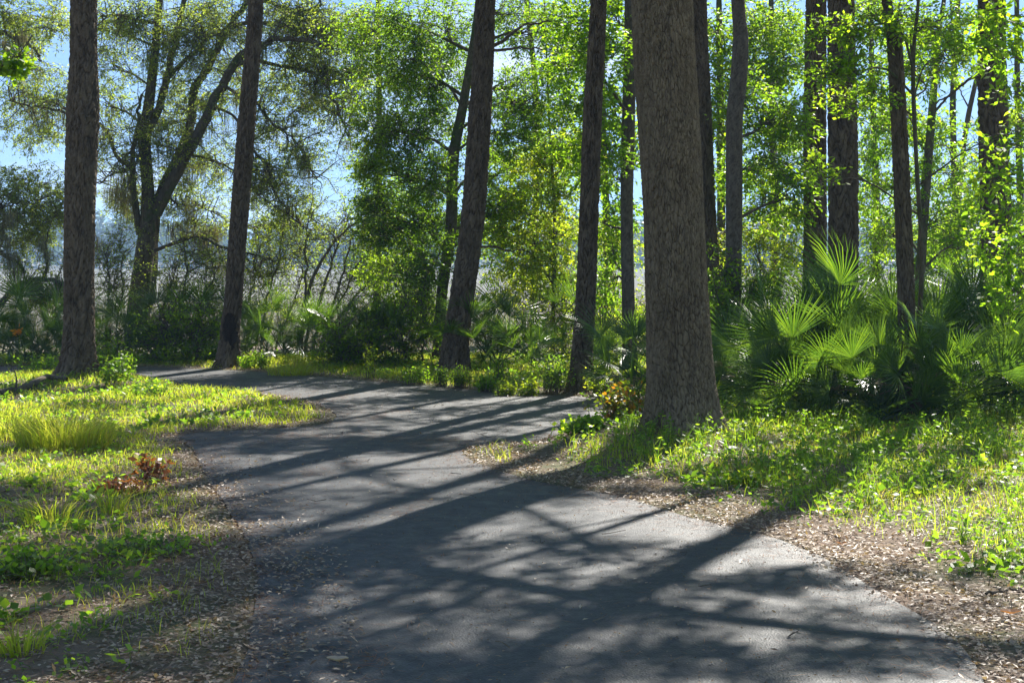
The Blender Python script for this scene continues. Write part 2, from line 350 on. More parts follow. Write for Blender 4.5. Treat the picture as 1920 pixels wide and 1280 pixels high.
# ------------------------------------------------------------ trees
def worley(u, v, circ, cu, cv, seed=0):
    nu = max(3, int(round(circ / cu))); U = u / circ * nu; Vv = v / cv
    r = np.random.default_rng(seed); tab = r.uniform(0, 1, (64, 256, 2))
    iu = np.floor(U).astype(int); iv = np.floor(Vv).astype(int); d1 = np.full(u.shape, 9.0); d2 = np.full(u.shape, 9.0)
    for du in (-1, 0, 1):
        for dv in (-1, 0, 1):
            cx = (iu + du) % nu; cy = (iv + dv) % 256
            j = tab[cx % 64, cy]; dx = iu + du + j[..., 0] - U; dy = iv + dv + j[..., 1] - Vv
            d = np.sqrt(dx * dx + dy * dy); m = d < d1; d2 = np.where(m, d1, np.minimum(d2, d)); d1 = np.where(m, d, d1)
    return d2 - d1
FOL = 1.75
class Tree:
    def __init__(s, name, label, D, pts, top, bark, cat='tree', depth=.012, cu=.05, cv=.14, sides=56, dz=.022, flare=.35, group='tall trees along the road', lean_y=0.0, lobes=5, topk=.82):
        s.D = D; P = []; Rr = []
        for px, py, wpx in pts:                       # from low to high
            p = at(px, py, D + lean_y * (640 - py) / 640); P.append(p); Rr.append(wpx / FPX * D / 2)
        P = np.array(P); Rr = np.array(Rr)
        g0 = Hs(P[0][0], P[0][1])
        if P[0][2] > g0 + .1:
            d = (P[0] - P[1]) / max(P[0][2] - P[1][2], -9) if P[0][2] != P[1][2] else np.array([0, 0, 1.0])
            q = P[0] + (P[0] - P[1]) / (P[1][2] - P[0][2]) * (P[0][2] - g0) * np.array([.6, .6, 1]); q[2] = g0
            P = np.vstack([q, P]); Rr = np.r_[Rr[0] * 1.08, Rr]
        P[0][2] = g0 - .08
        dirn = (P[-1] - P[-2]) / (P[-1][2] - P[-2][2]) ; dirn[:2] *= .7
        zt = P[-1][2]
        for f in (.35, .7, 1.0):
            P = np.vstack([P, P[len(pts) if False else -1] * 0 + (at(*pts[-1][:2], D) if False else P[-1]) + dirn * (top - zt) * .33]); Rr = np.r_[Rr, Rr[-1] * (topk if f < 1 else .45)]
        s.ctrlP = P; s.base = np.array([P[0][0], P[0][1], g0])
        s.e = empty(name, s.base, label, cat, group)
        tt = np.concatenate([[0], np.cumsum(np.linalg.norm(np.diff(P, axis=0), axis=1))])
        Cc = catmull(P, 200); tl = np.linspace(0, len(P) - 1, 200)
        Rc = np.interp(tl, np.arange(len(P)), Rr)
        z = Cc[:, 2]; vis = 7.6
        zz = np.concatenate([np.arange(z[0], min(vis, z.max()), dz), np.arange(min(vis, z.max()), z.max(), .35)])
        path = np.stack([np.interp(zz, z, Cc[:, k]) for k in range(3)], 1); path[:, 2] = zz
        rad = np.interp(zz, z, Rc)
        th = np.arange(sides) * 2 * np.pi / sides; Th, Z = np.meshgrid(th, zz); Rm = rad[:, None] * np.ones_like(Th)
        hb = Z - g0; ph = rng.uniform(0, 6); fl = np.exp(-np.clip(hb, 0, 9) / .22)
        Rm = Rm * (1 + flare * fl * (1 + .6 * np.sin(lobes * Th + ph + .6 * np.sin(2 * Th)))) * (1 + .03 * np.sin(2 * Th + Z * 1.3 + ph) + .02 * np.sin(3 * Th - Z * 2.1))
        cm = 2 * np.pi * rad.mean(); wu = .9 * cu * np.sin(Z * 2.1 + 3 * Th + ph) + .6 * cu * np.sin(Z * 4.7 - 2 * Th) + .25 * cu * np.sin(Z * 11 + 2 * Th + ph) + .12 * cu * np.sin(Z * 31 + 5 * Th); wv = .5 * cv * np.sin(Th * 4 + Z * 1.3) + .35 * cv * np.sin(Th * 9 - Z * 2.1)
        seed = int(rng.integers(1e6))
        f = worley((Th / (2 * np.pi) * cm + wu) % cm, Z + wv + 3, cm, cu, cv, seed)
        f = np.where(np.sin(2 * Th + Z * 1.9 + ph) + np.sin(5 * Th - Z * 3.1) > .9, worley((Th / (2 * np.pi) * cm + wu) % cm, Z + wv + 9, cm, cu * 1.7, cv * 1.5, seed + 5), f)
        f2 = worley((Th / (2 * np.pi) * cm) % cm, Z + 3, cm, cu * .45, cv * .4, seed + 1)
        Rm = Rm + depth * (np.clip(f / .28, 0, 1) ** .7 - 1.05) + depth * .35 * np.clip(f2 / .5, 0, 1) + rng.normal(0, depth * .08, Rm.shape)
        V = np.stack([path[:, 0][:, None] + Rm * np.cos(Th), path[:, 1][:, None] + Rm * np.sin(Th), Z], -1)
        s.wood = MB(); n = len(zz); i = np.arange(n - 1)[:, None] * sides; j = np.arange(sides)[None]; j2 = (j + 1) % sides
        s.wood.add(V.reshape(-1, 3), np.stack([i + j, i + j2, i + sides + j2, i + sides + j], -1).reshape(-1, 4), None, (np.clip(f / .28, 0, 1) * .75 + .25 * np.clip(f2 / .5, 0, 1)).ravel())
        s.bark = bark; s.twig = MB(); s.leaf = MB()
        m = zz > 1.2; s.AP = path[m][::6]; s.AR = rad[m][::6]
    def limb_pts(s, P, r0, r1, n=24, sides=7, wob=.02):
        c = catmull(P, n); c = c + rng.normal(0, wob, c.shape) * np.linspace(0, 1, n)[:, None]
        r = np.linspace(r0, r1, n); tube(s.wood, c, r, sides); s.AP = np.vstack([s.AP, c[2:]]); s.AR = np.r_[s.AR, r[2:]]; return c
    def limb(s, px, w0, w1, dd=0.0, D=None, wob=.012):
        D = D or s.D; n = len(px); P = [at(a, b, D + dd * i / (n - 1)) for i, (a, b) in enumerate(px)]
        return s.limb_pts(P, w0 / FPX * D / 2, w1 / FPX * D / 2, max(16, n * 5), 8 if w0 > 10 else 6, wob)
    def sprays(s, subs, base, ntw, nlf, tl, LL, LW, droop=.3, up=.9, cone=.0, tone=None):
        """twigs and leaves round sub-branch ends"""
        m = len(subs) * ntw; A = np.repeat(subs, ntw, 0) + rng.normal(0, tl * .25, (m, 3))
        d = rng.normal(0, 1, (m, 3)); d[:, 2] = d[:, 2] * .55 - droop * .5; d = nrm(d)
        if cone: d = nrm(d + np.repeat(nrm(subs - base), ntw, 0) * cone)
        B = A + d * (tl * rng.uniform(.5, 1.3, m))[:, None]
        twigs(s.twig, A, B, .0045, .0018)
        t = rng.uniform(.1, 1.05, (m, nlf, 1)); P = A[:, None] + (B - A)[:, None] * t + rng.normal(0, LL * .35, (m, nlf, 3))
        tn = rng.uniform(.15, .85, len(subs)) if tone is None else np.full(len(subs), tone)
        a = np.clip(np.repeat(tn, ntw * nlf) + rng.normal(0, .2, m * nlf), 0, 1)
        leaves(s.leaf, P.reshape(-1, 3), LL, LW, up, droop, np.repeat(d, nlf, 0), a)
    def blob(s, c, r, nsub=12, ntw=8, nlf=12, tl=.35, LL=.075, LW=.036, droop=.3, limb=True, tone=None):
        c = np.asarray(c, float); r = np.asarray(r, float)
        d = np.linalg.norm(s.AP - c, axis=1) + 1.2 * np.clip(s.AP[:, 2] - c[2] + .3, 0, 9); k = int(np.argmin(d)); root = s.AP[k]; rr = s.AR[k]
        r0 = min(.5 * rr, .012 + .014 * np.linalg.norm(c - root)); mid = (root + c) / 2 + np.array([0, 0, .12 * np.linalg.norm(c - root)]) + rng.normal(0, .08, 3)
        cc = s.limb_pts([root, mid, c], r0, r0 * .35, 12, 5, .012)
        q = nrm(rng.normal(0, 1, (nsub, 3))) * (rng.uniform(0, 1, (nsub, 1)) ** .45) * r + c
        st = cc[rng.integers(5, 12, nsub)]
        for a, b in zip(st, q):
            m_ = (a + b) / 2 + rng.normal(0, .05, 3) + np.array([0, 0, .05]); tube(s.twig, np.array([a, m_, b]), [r0 * .3 + .002, .005, .003], 4)
        s.sprays(q, c, ntw, nlf, tl, LL, LW, droop, tone=tone, cone=.5)
    def pxblob(s, px, py, rx, ry, dD=0.0, **k):
        D = s.D + dD; c = at(px, py, D); sc = D / FPX
        k['nsub'] = int(k.get('nsub', 8) * k.pop('fol', FOL)); k['nlf'] = int(k.get('nlf', 9) * 1.15); s.blob(c, (rx * sc * 1.12, max(rx, ry) * sc * .9, ry * sc * 1.12), **k)
    def upper(s, n, R_, h0, h1, LL=.16, nsub=9, ntw=6, nlf=8, tl=.5, needle=False, cx=0, cy=0, rad=None):
        for _ in range(n):
            a = rng.uniform(0, 6.283); f = rng.uniform(.25, 1) * R_; h = rng.uniform(h0, h1)
            ax = np.array([np.interp(h, s.AP[:, 2], s.AP[:, 0]) if False else s.base[0], s.base[1]])
            j = int(np.argmin(np.abs(s.AP[:, 2] - h))); ax = s.AP[j][:2]
            c = np.array([ax[0] + cx + f * math.cos(a), ax[1] + cy + f * math.sin(a), h])
            s.blob(c, rad or (1.9, .3, .2), nsub, ntw, nlf, tl * (.35 if rad else .7), LL, LL * (.2 if needle else .5), .0)
    def moss(s, P, n=26, h=.5, w=.009, spread=.07):
        if not hasattr(s, 'ms'): s.ms = MB()
        for p in P:
            k = int(n * rng.uniform(.5, 1.4)); hh = h * rng.uniform(.35, 1.3)
            q = p + np.c_[rng.normal(0, spread, k), rng.normal(0, spread, k), rng.normal(-.02, .05, k)]
            blades(s.ms, q, -hh * rng.uniform(.3, 1, k), w, rng.uniform(0, .12, k))
            # wispy side curls along the strands
            q2 = np.repeat(q, 5, 0) - np.c_[np.zeros(k * 5), np.zeros(k * 5), rng.uniform(0, hh * .8, k * 5)] + rng.normal(0, .012, (k * 5, 3))
            leaves(s.ms, q2, .06, .006, 0, .8)
    def done(s, leafmat_='mid', crown='crown'):
        s.wood.build('trunk', s.bark, s.e, smooth=False)
        if s.twig.n: 
            o = s.leaf.build(crown, LM[leafmat_], s.e)
            t = s.twig.build('twigs', M_twig, s.e); 
        if hasattr(s, 'ms'): s.ms.build('spanish_moss', LM['moss'], s.e)
        return s

PK = dict(depth=.026, cu=.055, cv=.2, sides=100, dz=.02, bark=M_pine)
# the pines
t = Tree('pine_tree', 'leftmost pine by the road, thick trunk bulging halfway up and roots spread in weeds', 20.6,
         [(143, 712, 66), (146, 680, 60), (149, 600, 56), (149, 400, 54), (153, 280, 57), (156, 200, 60), (157, 120, 52), (157, 0, 49)], 22, flare=.45, cat='pine', **PK)
t.upper(10, 2.6, 13, 20, .2, needle=True); t.done('needle')
t = Tree('pine_tree', 'slim pine with a black scar low on its trunk, between the oak and the bend', 23.7,
         [(427, 690, 42), (432, 620, 36), (438, 560, 34), (449, 400, 33), (465, 200, 31), (480, 0, 28)], 22, flare=.35, cat='pine', **PK)
t.upper(10, 2.6, 12, 20, .2, needle=True); t.done('needle'); PIN2 = t
sc_ = MB(); 
for k in range(1):
    c0 = at(434, 618, 23.7); th = np.linspace(-2.2, -.9, 10); zz = np.linspace(-.30, .26, 14)
    rr = .163 + .012 * np.sin(np.linspace(0, 3.14, 14)); er = rng.normal(1, .18, (14, 10)); V = np.array([[c0[0] - .0 + (rr[i]) * math.cos(t_), c0[1] + rr[i] * math.sin(t_), c0[2] + z] for i, z in enumerate(zz) for t_ in (-1.571 + (th - -1.55) * math.sin(.15 + 2.85 * i / 13) ** .6 * er[i].mean() * (1 + .25 * math.sin(i * 2.4)))])
    i_ = (np.arange(13)[:, None] * 10 + np.arange(9)[None]).ravel(); sc_.add(V, np.stack([i_, i_ + 1, i_ + 11, i_ + 10], 1))
M_char = barkmat('charred_bark', (.015, .012, .009), (.06, .048, .036), 20, 9, .8)
sc_.build('scar', M_char, t.e)
t = Tree('pine_tree', 'pine leaning to the right beside the bend, in front of the leafy hardwood', 22.9,
         [(850, 695, 54), (856, 630, 49), (868, 545, 47), (887, 400, 44), (901, 200, 41), (910, 0, 36)], 23, flare=.2, cat='pine', **PK)
for (a, b) in (((925, 60), 8),): pass
t.limb([(905, 90), (935, 82), (965, 60), (990, 45), (1030, 40)], 9, 3, .5); t.limb([(905, 95), (940, 95), (975, 90), (1015, 92)], 7, 3, -.4); t.limb([(885, 465), (925, 462), (950, 470), (985, 468)], 6, 2, .4)
t.upper(10, 2.6, 13, 21, .2, needle=True); t.done('needle')
t = Tree('pine_tree', 'straight pine at the right end of the far road, left of the slim smooth trunk', 19.5,
         [(1087, 738, 46), (1092, 660, 40), (1098, 570, 38), (1104, 400, 35), (1112, 200, 33), (1122, 0, 30)], 22, flare=.3, cat='pine', **PK)
t.upper(6, 3.8, 10, 20, .2, needle=True); t.done('needle')
t = Tree('pine_tree', 'dark pine mostly hidden behind the right side of the big furrowed trunk', 22,
         [(1332, 640, 42), (1328, 500, 40), (1322, 400, 38), (1315, 200, 37), (1307, 0, 35)], 22, cat='pine', **PK)
t.upper(4, 3.8, 10, 20, .2, needle=True); t.done('needle')
t = Tree('pine_tree', 'left one of the paired pines rising behind the palmetto clump', 22,
         [(1527, 600, 45), (1527, 510, 44), (1528, 400, 43), (1528, 200, 40), (1530, 0, 37)], 22, cat='pine', **PK)
t.upper(10, 3.8, 10, 20, .2, needle=True); t.done('needle')
t = Tree('pine_tree', 'thicker right one of the paired pines rising behind the palmetto clump', 19.4,
         [(1578, 620, 58), (1580, 520, 56), (1581, 400, 54), (1580, 200, 52), (1576, 0, 49)], 22, cat='pine', **PK)
t.upper(10, 3.8, 10, 20, .2, needle=True); t.done('needle')
t = Tree('pine_tree', 'narrow dark pine standing in the middle of the palmetto clump', 16.1,
         [(1703, 700, 34), (1700, 600, 32), (1697, 500, 32), (1693, 400, 31), (1684, 200, 29), (1676, 70, 26), (1662, 0, 17)], 15, cat='pine', depth=.02, cu=.05, cv=.17, sides=80, dz=.02, bark=M_pine)
t.upper(8, 3.6, 9, 15, .16, needle=True); t.upper(21, 3.6, 5.6, 9, .09, nsub=13, nlf=10, cy=-1.2, rad=(1.8, .14, .1)); t.done('needle'); PIN13 = t
t = Tree('pine_tree', 'rightmost thick pine at the edge of the wood with leafy sprays across it', 19,
         [(1864, 620, 60), (1865, 510, 57), (1867, 400, 54), (1862, 200, 52), (1859, 0, 49)], 23, cat='pine', **PK)
t.limb([(1840, 55), (1825, 70), (1800, 88), (1765, 98)], 5, 2, -.4); t.limb([(1845, 140), (1815, 150), (1790, 172), (1757, 192)], 6, 3, .6)
t.upper(10, 3.8, 10, 20, .2, needle=True); t.done('needle')

# the big oak in front
t = Tree('oak_tree', 'biggest trunk, deeply furrowed brown bark, rising from the leafy bank beside the drive', float(OAK[1]),
         [(1281, 806, 128), (1279, 760, 127), (1276, 690, 126), (1272, 600, 122), (1266, 500, 117), (1262, 400, 113), (1252, 200, 112), (1242, 0, 110)], 11, M_oak, 'oak tree', .017, .018, .085, 300, .012, .3, lobes=5, topk=.52)
for k in range(0):
    a = k * 1.25 + .5; P0 = np.array([OAK[0], OAK[1]]); d = np.array([math.cos(a), math.sin(a)])
    pp = [np.array([*(P0 + d * r), 0]) for r in (.25, .42, .62, .85)]
    for q, dz_ in zip(pp, (.16, .06, .0, -.07)): q[2] = Hs(q[0], q[1]) + dz_
    c = catmull(pp, 12); tube(t.wood, c, np.linspace(.12, .035, 12), 10)
t.upper(7, 6.5, 8.0, 12, .14, nsub=10, nlf=9, cx=1.5); t.upper(34, 6.2, 5.7, 9.5, .09, nsub=13, nlf=10, cx=2.4, cy=-.4, rad=(2.0, .15, .1)); t.upper(75, 7.0, 9, 15, .22, nsub=9, nlf=8, cx=-1.5, cy=-8.5); t.done('bright')  # last spread of crown: unseen, added toward the camera to block sky light
BIGOAK = t

# smooth and slender trunks
t = Tree('sweetgum_tree', 'dark leaning slender trunk with a wide green crown, behind the leaning pine', 25.5,
         [(821, 690, 22), (829, 550, 21), (845, 430, 21), (850, 300, 21), (868, 200, 18), (884, 100, 14), (897, 0, 12)], 13, M_mossy, 'tree', .006, .03, .06, 24, .03, .2)
for (px, py, rx, ry, dD, n, tone) in [
    (700, 60, 60, 55, .5, 12, .5), (770, 40, 60, 50, -.5, 12, .35), (840, 60, 50, 60, .8, 9, .45), (960, 30, 60, 45, .6, 10, .4), (1020, 60, 55, 50, 0, 9, .55),
    (720, 150, 70, 50, .4, 14, .6), (800, 170, 60, 50, 1, 12, .35), (700, 240, 55, 45, -.6, 10, .7), (770, 250, 70, 45, 0, 13, .4), (950, 170, 55, 40, .8, 9, .35),
    (1000, 200, 55, 42, 0, 11, .4), (960, 250, 60, 40, -.5, 10, .4), (740, 330, 70, 45, .5, 14, .35), (810, 330, 50, 50, -.8, 10, .3), (690, 300, 40, 35, .3, 6, .8), (800, 410, 60, 45, .6, 13, .25),
    (750, 430, 60, 50, 0, 13, .3), (800, 490, 55, 40, -.7, 10, .3), (740, 510, 60, 45, .5, 11, .75), (780, 570, 50, 45, .2, 10, .8), (930, 330, 50, 45, 1, 8, .45), (950, 390, 45, 35, .5, 6, .6), (900, 440, 50, 45, 1, 8, .7),
    (850, 250, 45, 60, 1.0, 8, .35), (830, 120, 40, 50, 1.2, 7, .4), (700, 400, 35, 35, .4, 6, .6), (770, 110, 50, 35, -.5, 8, .45), (1060, 110, 45, 45, .5, 7, .6)]:
    t.pxblob(px, py, rx, ry, dD, nsub=n + 3, ntw=10, nlf=13, LL=.062, LW=.028, tl=.32, tone=tone)
t.upper(6, 3.0, 8, 12, .14); t.done('mid'); 

t = Tree('hardwood_sapling', 'thin pale stem with yellow-green leaves, between the leaning pine and straight pine', 26,
         [(1036, 660, 9), (1038, 560, 8), (1040, 430, 7), (1036, 330, 6), (1030, 230, 4)], 7.2, M_grey, 'sapling', .003, .02, .05, 12, .06, .2, group='understory saplings')
for (px, py, rx, ry, dD, n) in [(1010, 300, 55, 35, .3, 9), (1060, 290, 45, 30, 0, 7), (1030, 370, 60, 35, -.3, 9), (970, 400, 50, 35, .4, 8), (1000, 450, 60, 35, 0, 9), (1060, 440, 40, 40, .3, 6), (960, 480, 50, 35, -.2, 7), (1040, 520, 50, 35, .3, 7), (985, 540, 45, 30, .4, 6), (1060, 220, 35, 35, .3, 5)]:
    t.pxblob(px, py, rx, ry, dD, nsub=n + 2, ntw=8, nlf=11, LL=.07, LW=.035, tl=.3)
t.done('yellow')

t = Tree('hardwood_tree', 'slim smooth trunk just left of the big furrowed trunk, bright leaves around it', 24,
         [(1181, 690, 27), (1179, 600, 25), (1175, 400, 24), (1178, 250, 25), (1181, 100, 22), (1180, 0, 18)], 12, M_grey, 'tree', .004, .03, .06, 28, .03, .2)
t.limb([(1178, 215), (1160, 190), (1145, 165), (1110, 130)], 8, 3, -.5); t.limb([(1178, 330), (1165, 300), (1160, 280)], 5, 2, -.3)
for (px, py, rx, ry, dD, n) in [(1080, 40, 50, 40, -.5, 9), (1150, 30, 30, 40, .4, 6), (1060, 130, 45, 40, .2, 7), (1130, 110, 45, 45, -.6, 8), (1200, 120, 25, 40, .6, 5), (1110, 200, 45, 45, -.7, 8), (1150, 210, 28, 40, .5, 5), (1130, 280, 40, 30, -.6, 6), (1200, 290, 22, 40, .6, 4), (1080, 260, 35, 35, .4, 5), (1150, 330, 25, 25, .3, 3), (1110, 330, 30, 20, .5, 3), (1150, 400, 30, 25, .5, 4), (1150, 470, 25, 30, .5, 4), (1200, 50, 25, 40, .5, 4), (1140, 540, 30, 40, .8, 5)]:
    t.pxblob(px, py, rx, ry, dD, nsub=n + 2, ntw=8, nlf=9, LL=.085, LW=.042, tl=.32)
t.upper(8, 2.8, 8, 12, .15); t.done('bright')

t = Tree('hardwood_tree', 'thin brown trunk seen between the big furrowed trunk and the pale curved one', 26,
         [(1352, 640, 18), (1352, 500, 16), (1352, 300, 15), (1350, 150, 13), (1348, 0, 11)], 11, M_mossy, 'tree', .004, .03, .06, 20, .04, .2)
for (px, py, rx, ry, dD, n) in [(1345, 60, 30, 50, -.5, 8), (1350, 160, 35, 50, -.5, 9), (1355, 250, 30, 40, -.5, 7), (1420, 60, 45, 50, 0, 9), (1470, 40, 40, 45, .5, 7), (1440, 130, 50, 45, 0, 9), (1480, 120, 30, 40, 0, 5)]:
    t.pxblob(px, py, rx, ry, dD, nsub=n + 2, ntw=8, nlf=9, LL=.085, LW=.04, tl=.32)
t.upper(6, 2.6, 8, 11, .15); t.done('mid')

t = Tree('hardwood_tree', 'pale grey trunk with a gentle S curve, right of the big furrowed trunk', 21,
         [(1372, 660, 34), (1375, 500, 31), (1376, 400, 31), (1377, 250, 30), (1379, 200, 30), (1385, 150, 31), (1388, 95, 30), (1388, 55, 27), (1383, 0, 25)], 14, M_grey, 'tree', .004, .03, .06, 40, .02, .2)
for (px, py, rx, ry, dD, n) in [(1400, 200, 40, 40, .8, 7), (1440, 230, 50, 40, .6, 9), (1490, 220, 35, 35, .4, 6), (1420, 320, 45, 40, .8, 8), (1470, 300, 40, 35, .3, 7), (1490, 370, 35, 40, .3, 6), (1430, 390, 40, 30, .8, 7), (1350, 330, 25, 40, 1.5, 4)]:
    t.pxblob(px, py, rx, ry, dD, nsub=n + 2, ntw=8, nlf=9, LL=.07, LW=.033, tl=.3)
t.upper(9, 4.0, 8, 13, .15); t.done('bright')

t = Tree('hardwood_tree', 'mossy green trunk leaning between the narrow pine and rightmost pine', 26,
         [(1722, 620, 20), (1726, 500, 18), (1738, 330, 17), (1746, 230, 15), (1752, 150, 13), (1760, 60, 10), (1770, 0, 8)], 10, M_mossy, 'tree', .004, .03, .06, 20, .04, .2)
t.limb([(1748, 215), (1770, 190), (1795, 165), (1835, 142)], 6, 3, -.4); t.limb([(1755, 130), (1775, 80), (1785, 30), (1780, -20)], 6, 3, -.8)
for (px, py, rx, ry, dD, n) in [(1720, 60, 45, 45, -1, 9), (1790, 50, 40, 40, -.8, 8), (1740, 130, 40, 40, -1, 7), (1800, 110, 35, 30, 0, 5), (1700, 250, 40, 40, .3, 7), (1770, 240, 30, 30, .3, 4), (1640, 60, 40, 50, 0, 7), (1640, 240, 30, 50, .3, 7), (1720, 340, 40, 40, 0, 7), (1790, 330, 45, 40, .2, 9), (1640, 350, 30, 50, .3, 7), (1760, 410, 45, 40, .2, 9), (1650, 440, 30, 40, .2, 6), (1820, 400, 40, 40, .3, 7), (1800, 470, 45, 35, .3, 7), (1640, 150, 30, 40, .5, 5)]:
    t.pxblob(px, py, rx, ry, dD, nsub=n + 2, ntw=8, nlf=9, LL=.075, LW=.036, tl=.3)
t.upper(8, 3, 7.5, 10, .15); t.done('bright')

t = Tree('dead_tree', 'pale bare leaning stem with fine twigs, against the sky left of the rightmost pine', 33,
         [(1790, 520, 9), (1797, 400, 9), (1805, 290, 9), (1815, 220, 10), (1828, 160, 9), (1840, 110, 7)], 9, M_grey, 'bare tree', .003, .03, .06, 12, .08, .1)
for P in ([(1812, 240), (1828, 235), (1850, 245), (1870, 230)], [(1806, 285), (1790, 262), (1770, 255)], [(1818, 205), (1800, 170), (1790, 130)], [(1808, 275), (1830, 268), (1860, 290)], [(1803, 310), (1840, 320), (1875, 310), (1920, 330)]):
    t.limb(P, 3.5, 1.2, rng.uniform(-.5, .5))
    q = t.AP[-12:]; twigs(t.wood, q, q + nrm(rng.normal(0, 1, q.shape) + [0, 0, .7]) * rng.uniform(.2, .6, (len(q), 1)), .006, .002)
t.done()

def backtree(label, px, D, x0, x1, y0, y1, n, leafm, LL=.075, tone=None, w=15, gap=None):
    t = Tree('hardwood_tree', label, D, [(px, 640, w), (px + rng.uniform(-6, 6), 400, w * .9), (px + rng.uniform(-12, 12), 200, w * .75), (px + rng.uniform(-16, 16), 0, w * .6)], 9.5, M_mossy, 'tree', .004, .03, .06, 18, .05, .2, group='leafy trees behind the first row')
    for _ in range(n):
        t.pxblob(rng.uniform(x0, x1), rng.uniform(y0, y1), rng.uniform(28, 50), rng.uniform(22, 38), rng.uniform(-1.2, 1.5), nsub=6, ntw=7, nlf=10, LL=LL, LW=LL * .47, tl=.32)
    t.done(leafm)
backtree('leafy tree far behind, directly right of the pale curved trunk', 1455, 31, 1390, 1510, 0, 420, 12, 'bright')
backtree('leafy tree far behind, seen between paired pines and the narrow pine', 1640, 31, 1600, 1700, 0, 460, 10, 'mid')
backtree('leafy tree far behind, between the narrow pine and the rightmost pine', 1790, 32, 1700, 1840, 260, 480, 10, 'bright')
backtree('leafy tree far behind at the right edge', 1915, 31, 1885, 1960, 80, 500, 7, 'mid')
backtree('leafy tree far behind, between leaning pine and straight pine', 1000, 31, 920, 1080, 280, 560, 18, 'bright')
backtree('leafy tree far behind, left of the slim smooth trunk', 1140, 31, 1110, 1200, 380, 620, 9, 'yellow')
backtree('leafy tree far behind, left of the leafy hardwood', 705, 30, 660, 800, 330, 600, 20, 'bright', .06)

# front sprays of a leafy tree rooted in the palmettos
t = Tree('hardwood_sapling', 'young tree whose bright leaf sprays reach in front of the paired pines', 16.2,
         [(1722, 640, 10), (1728, 480, 9), (1718, 300, 8), (1712, 120, 8), (1722, 0, 6)], 7.5, M_mossy, 'sapling', .003, .02, .05, 14, .05, .1, group='understory saplings')
t.limb([(1712, 130), (1690, 60), (1655, 45), (1600, 55), (1540, 58)], 5, 2, -.6); t.limb([(1714, 180), (1660, 130), (1600, 135), (1530, 142)], 5, 2, -.8); t.limb([(1716, 220), (1660, 185), (1610, 195), (1580, 212)], 4, 2, -.6)
t.limb([(1718, 60), (1755, 40), (1790, 20)], 4, 2, .3)
for (px, py, rx, ry, dD, n) in [(1545, 60, 30, 12, -.6, 5), (1590, 62, 30, 12, -.6, 5), (1630, 30, 35, 15, -.4, 5), (1690, 30, 30, 25, -.3, 5), (1600, 135, 45, 12, -.8, 7), (1545, 140, 25, 9, -.8, 4), (1585, 120, 25, 10, -.7, 3), (1590, 190, 28, 14, -.6, 5), (1640, 170, 30, 14, -.5, 4), (1760, 60, 40, 20, .2, 5), (1780, 110, 40, 25, .3, 5), (1690, 130, 30, 25, .3, 4), (1535, 330, 20, 30, -.3, 3), (1900, 250, 15, 16, -.6, 2), (1700, 210, 30, 25, .4, 4)]:
    t.pxblob(px, py, rx, ry, dD, nsub=n + 3, ntw=5, nlf=8, LL=.06, LW=.03, tl=.2, droop=.05, fol=1.0)
t.done('bright')
t = Tree('hardwood_sapling', 'leafy young tree at the right edge, big light leaves over the last pine', 15.5,
         [(1990, 700, 12), (1985, 500, 11), (1975, 300, 9), (1970, 100, 7)], 6.6, M_mossy, 'sapling', .003, .02, .05, 14, .05, .1, group='understory saplings')
for (px, py, rx, ry, dD, n) in [(1895, 40, 35, 30, -.2, 7), (1845, 40, 25, 14, -.3, 3), (1900, 110, 30, 20, 0, 5), (1860, 100, 25, 15, -.4, 4), (1860, 285, 28, 12, -.4, 3), (1855, 340, 26, 8, -.4, 2), (1875, 410, 30, 12, -.3, 4), (1900, 180, 25, 30, .8, 4), (1905, 480, 25, 30, 0, 6), (1900, 540, 30, 35, -.2, 7), (1840, 460, 25, 25, .3, 4), (1915, 330, 15, 50, 1, 4)]:
    t.pxblob(px, py, rx, ry, dD, nsub=n + 3, ntw=5, nlf=8, LL=.085, LW=.045, tl=.22, droop=.1, fol=.6)
t.done('bright')

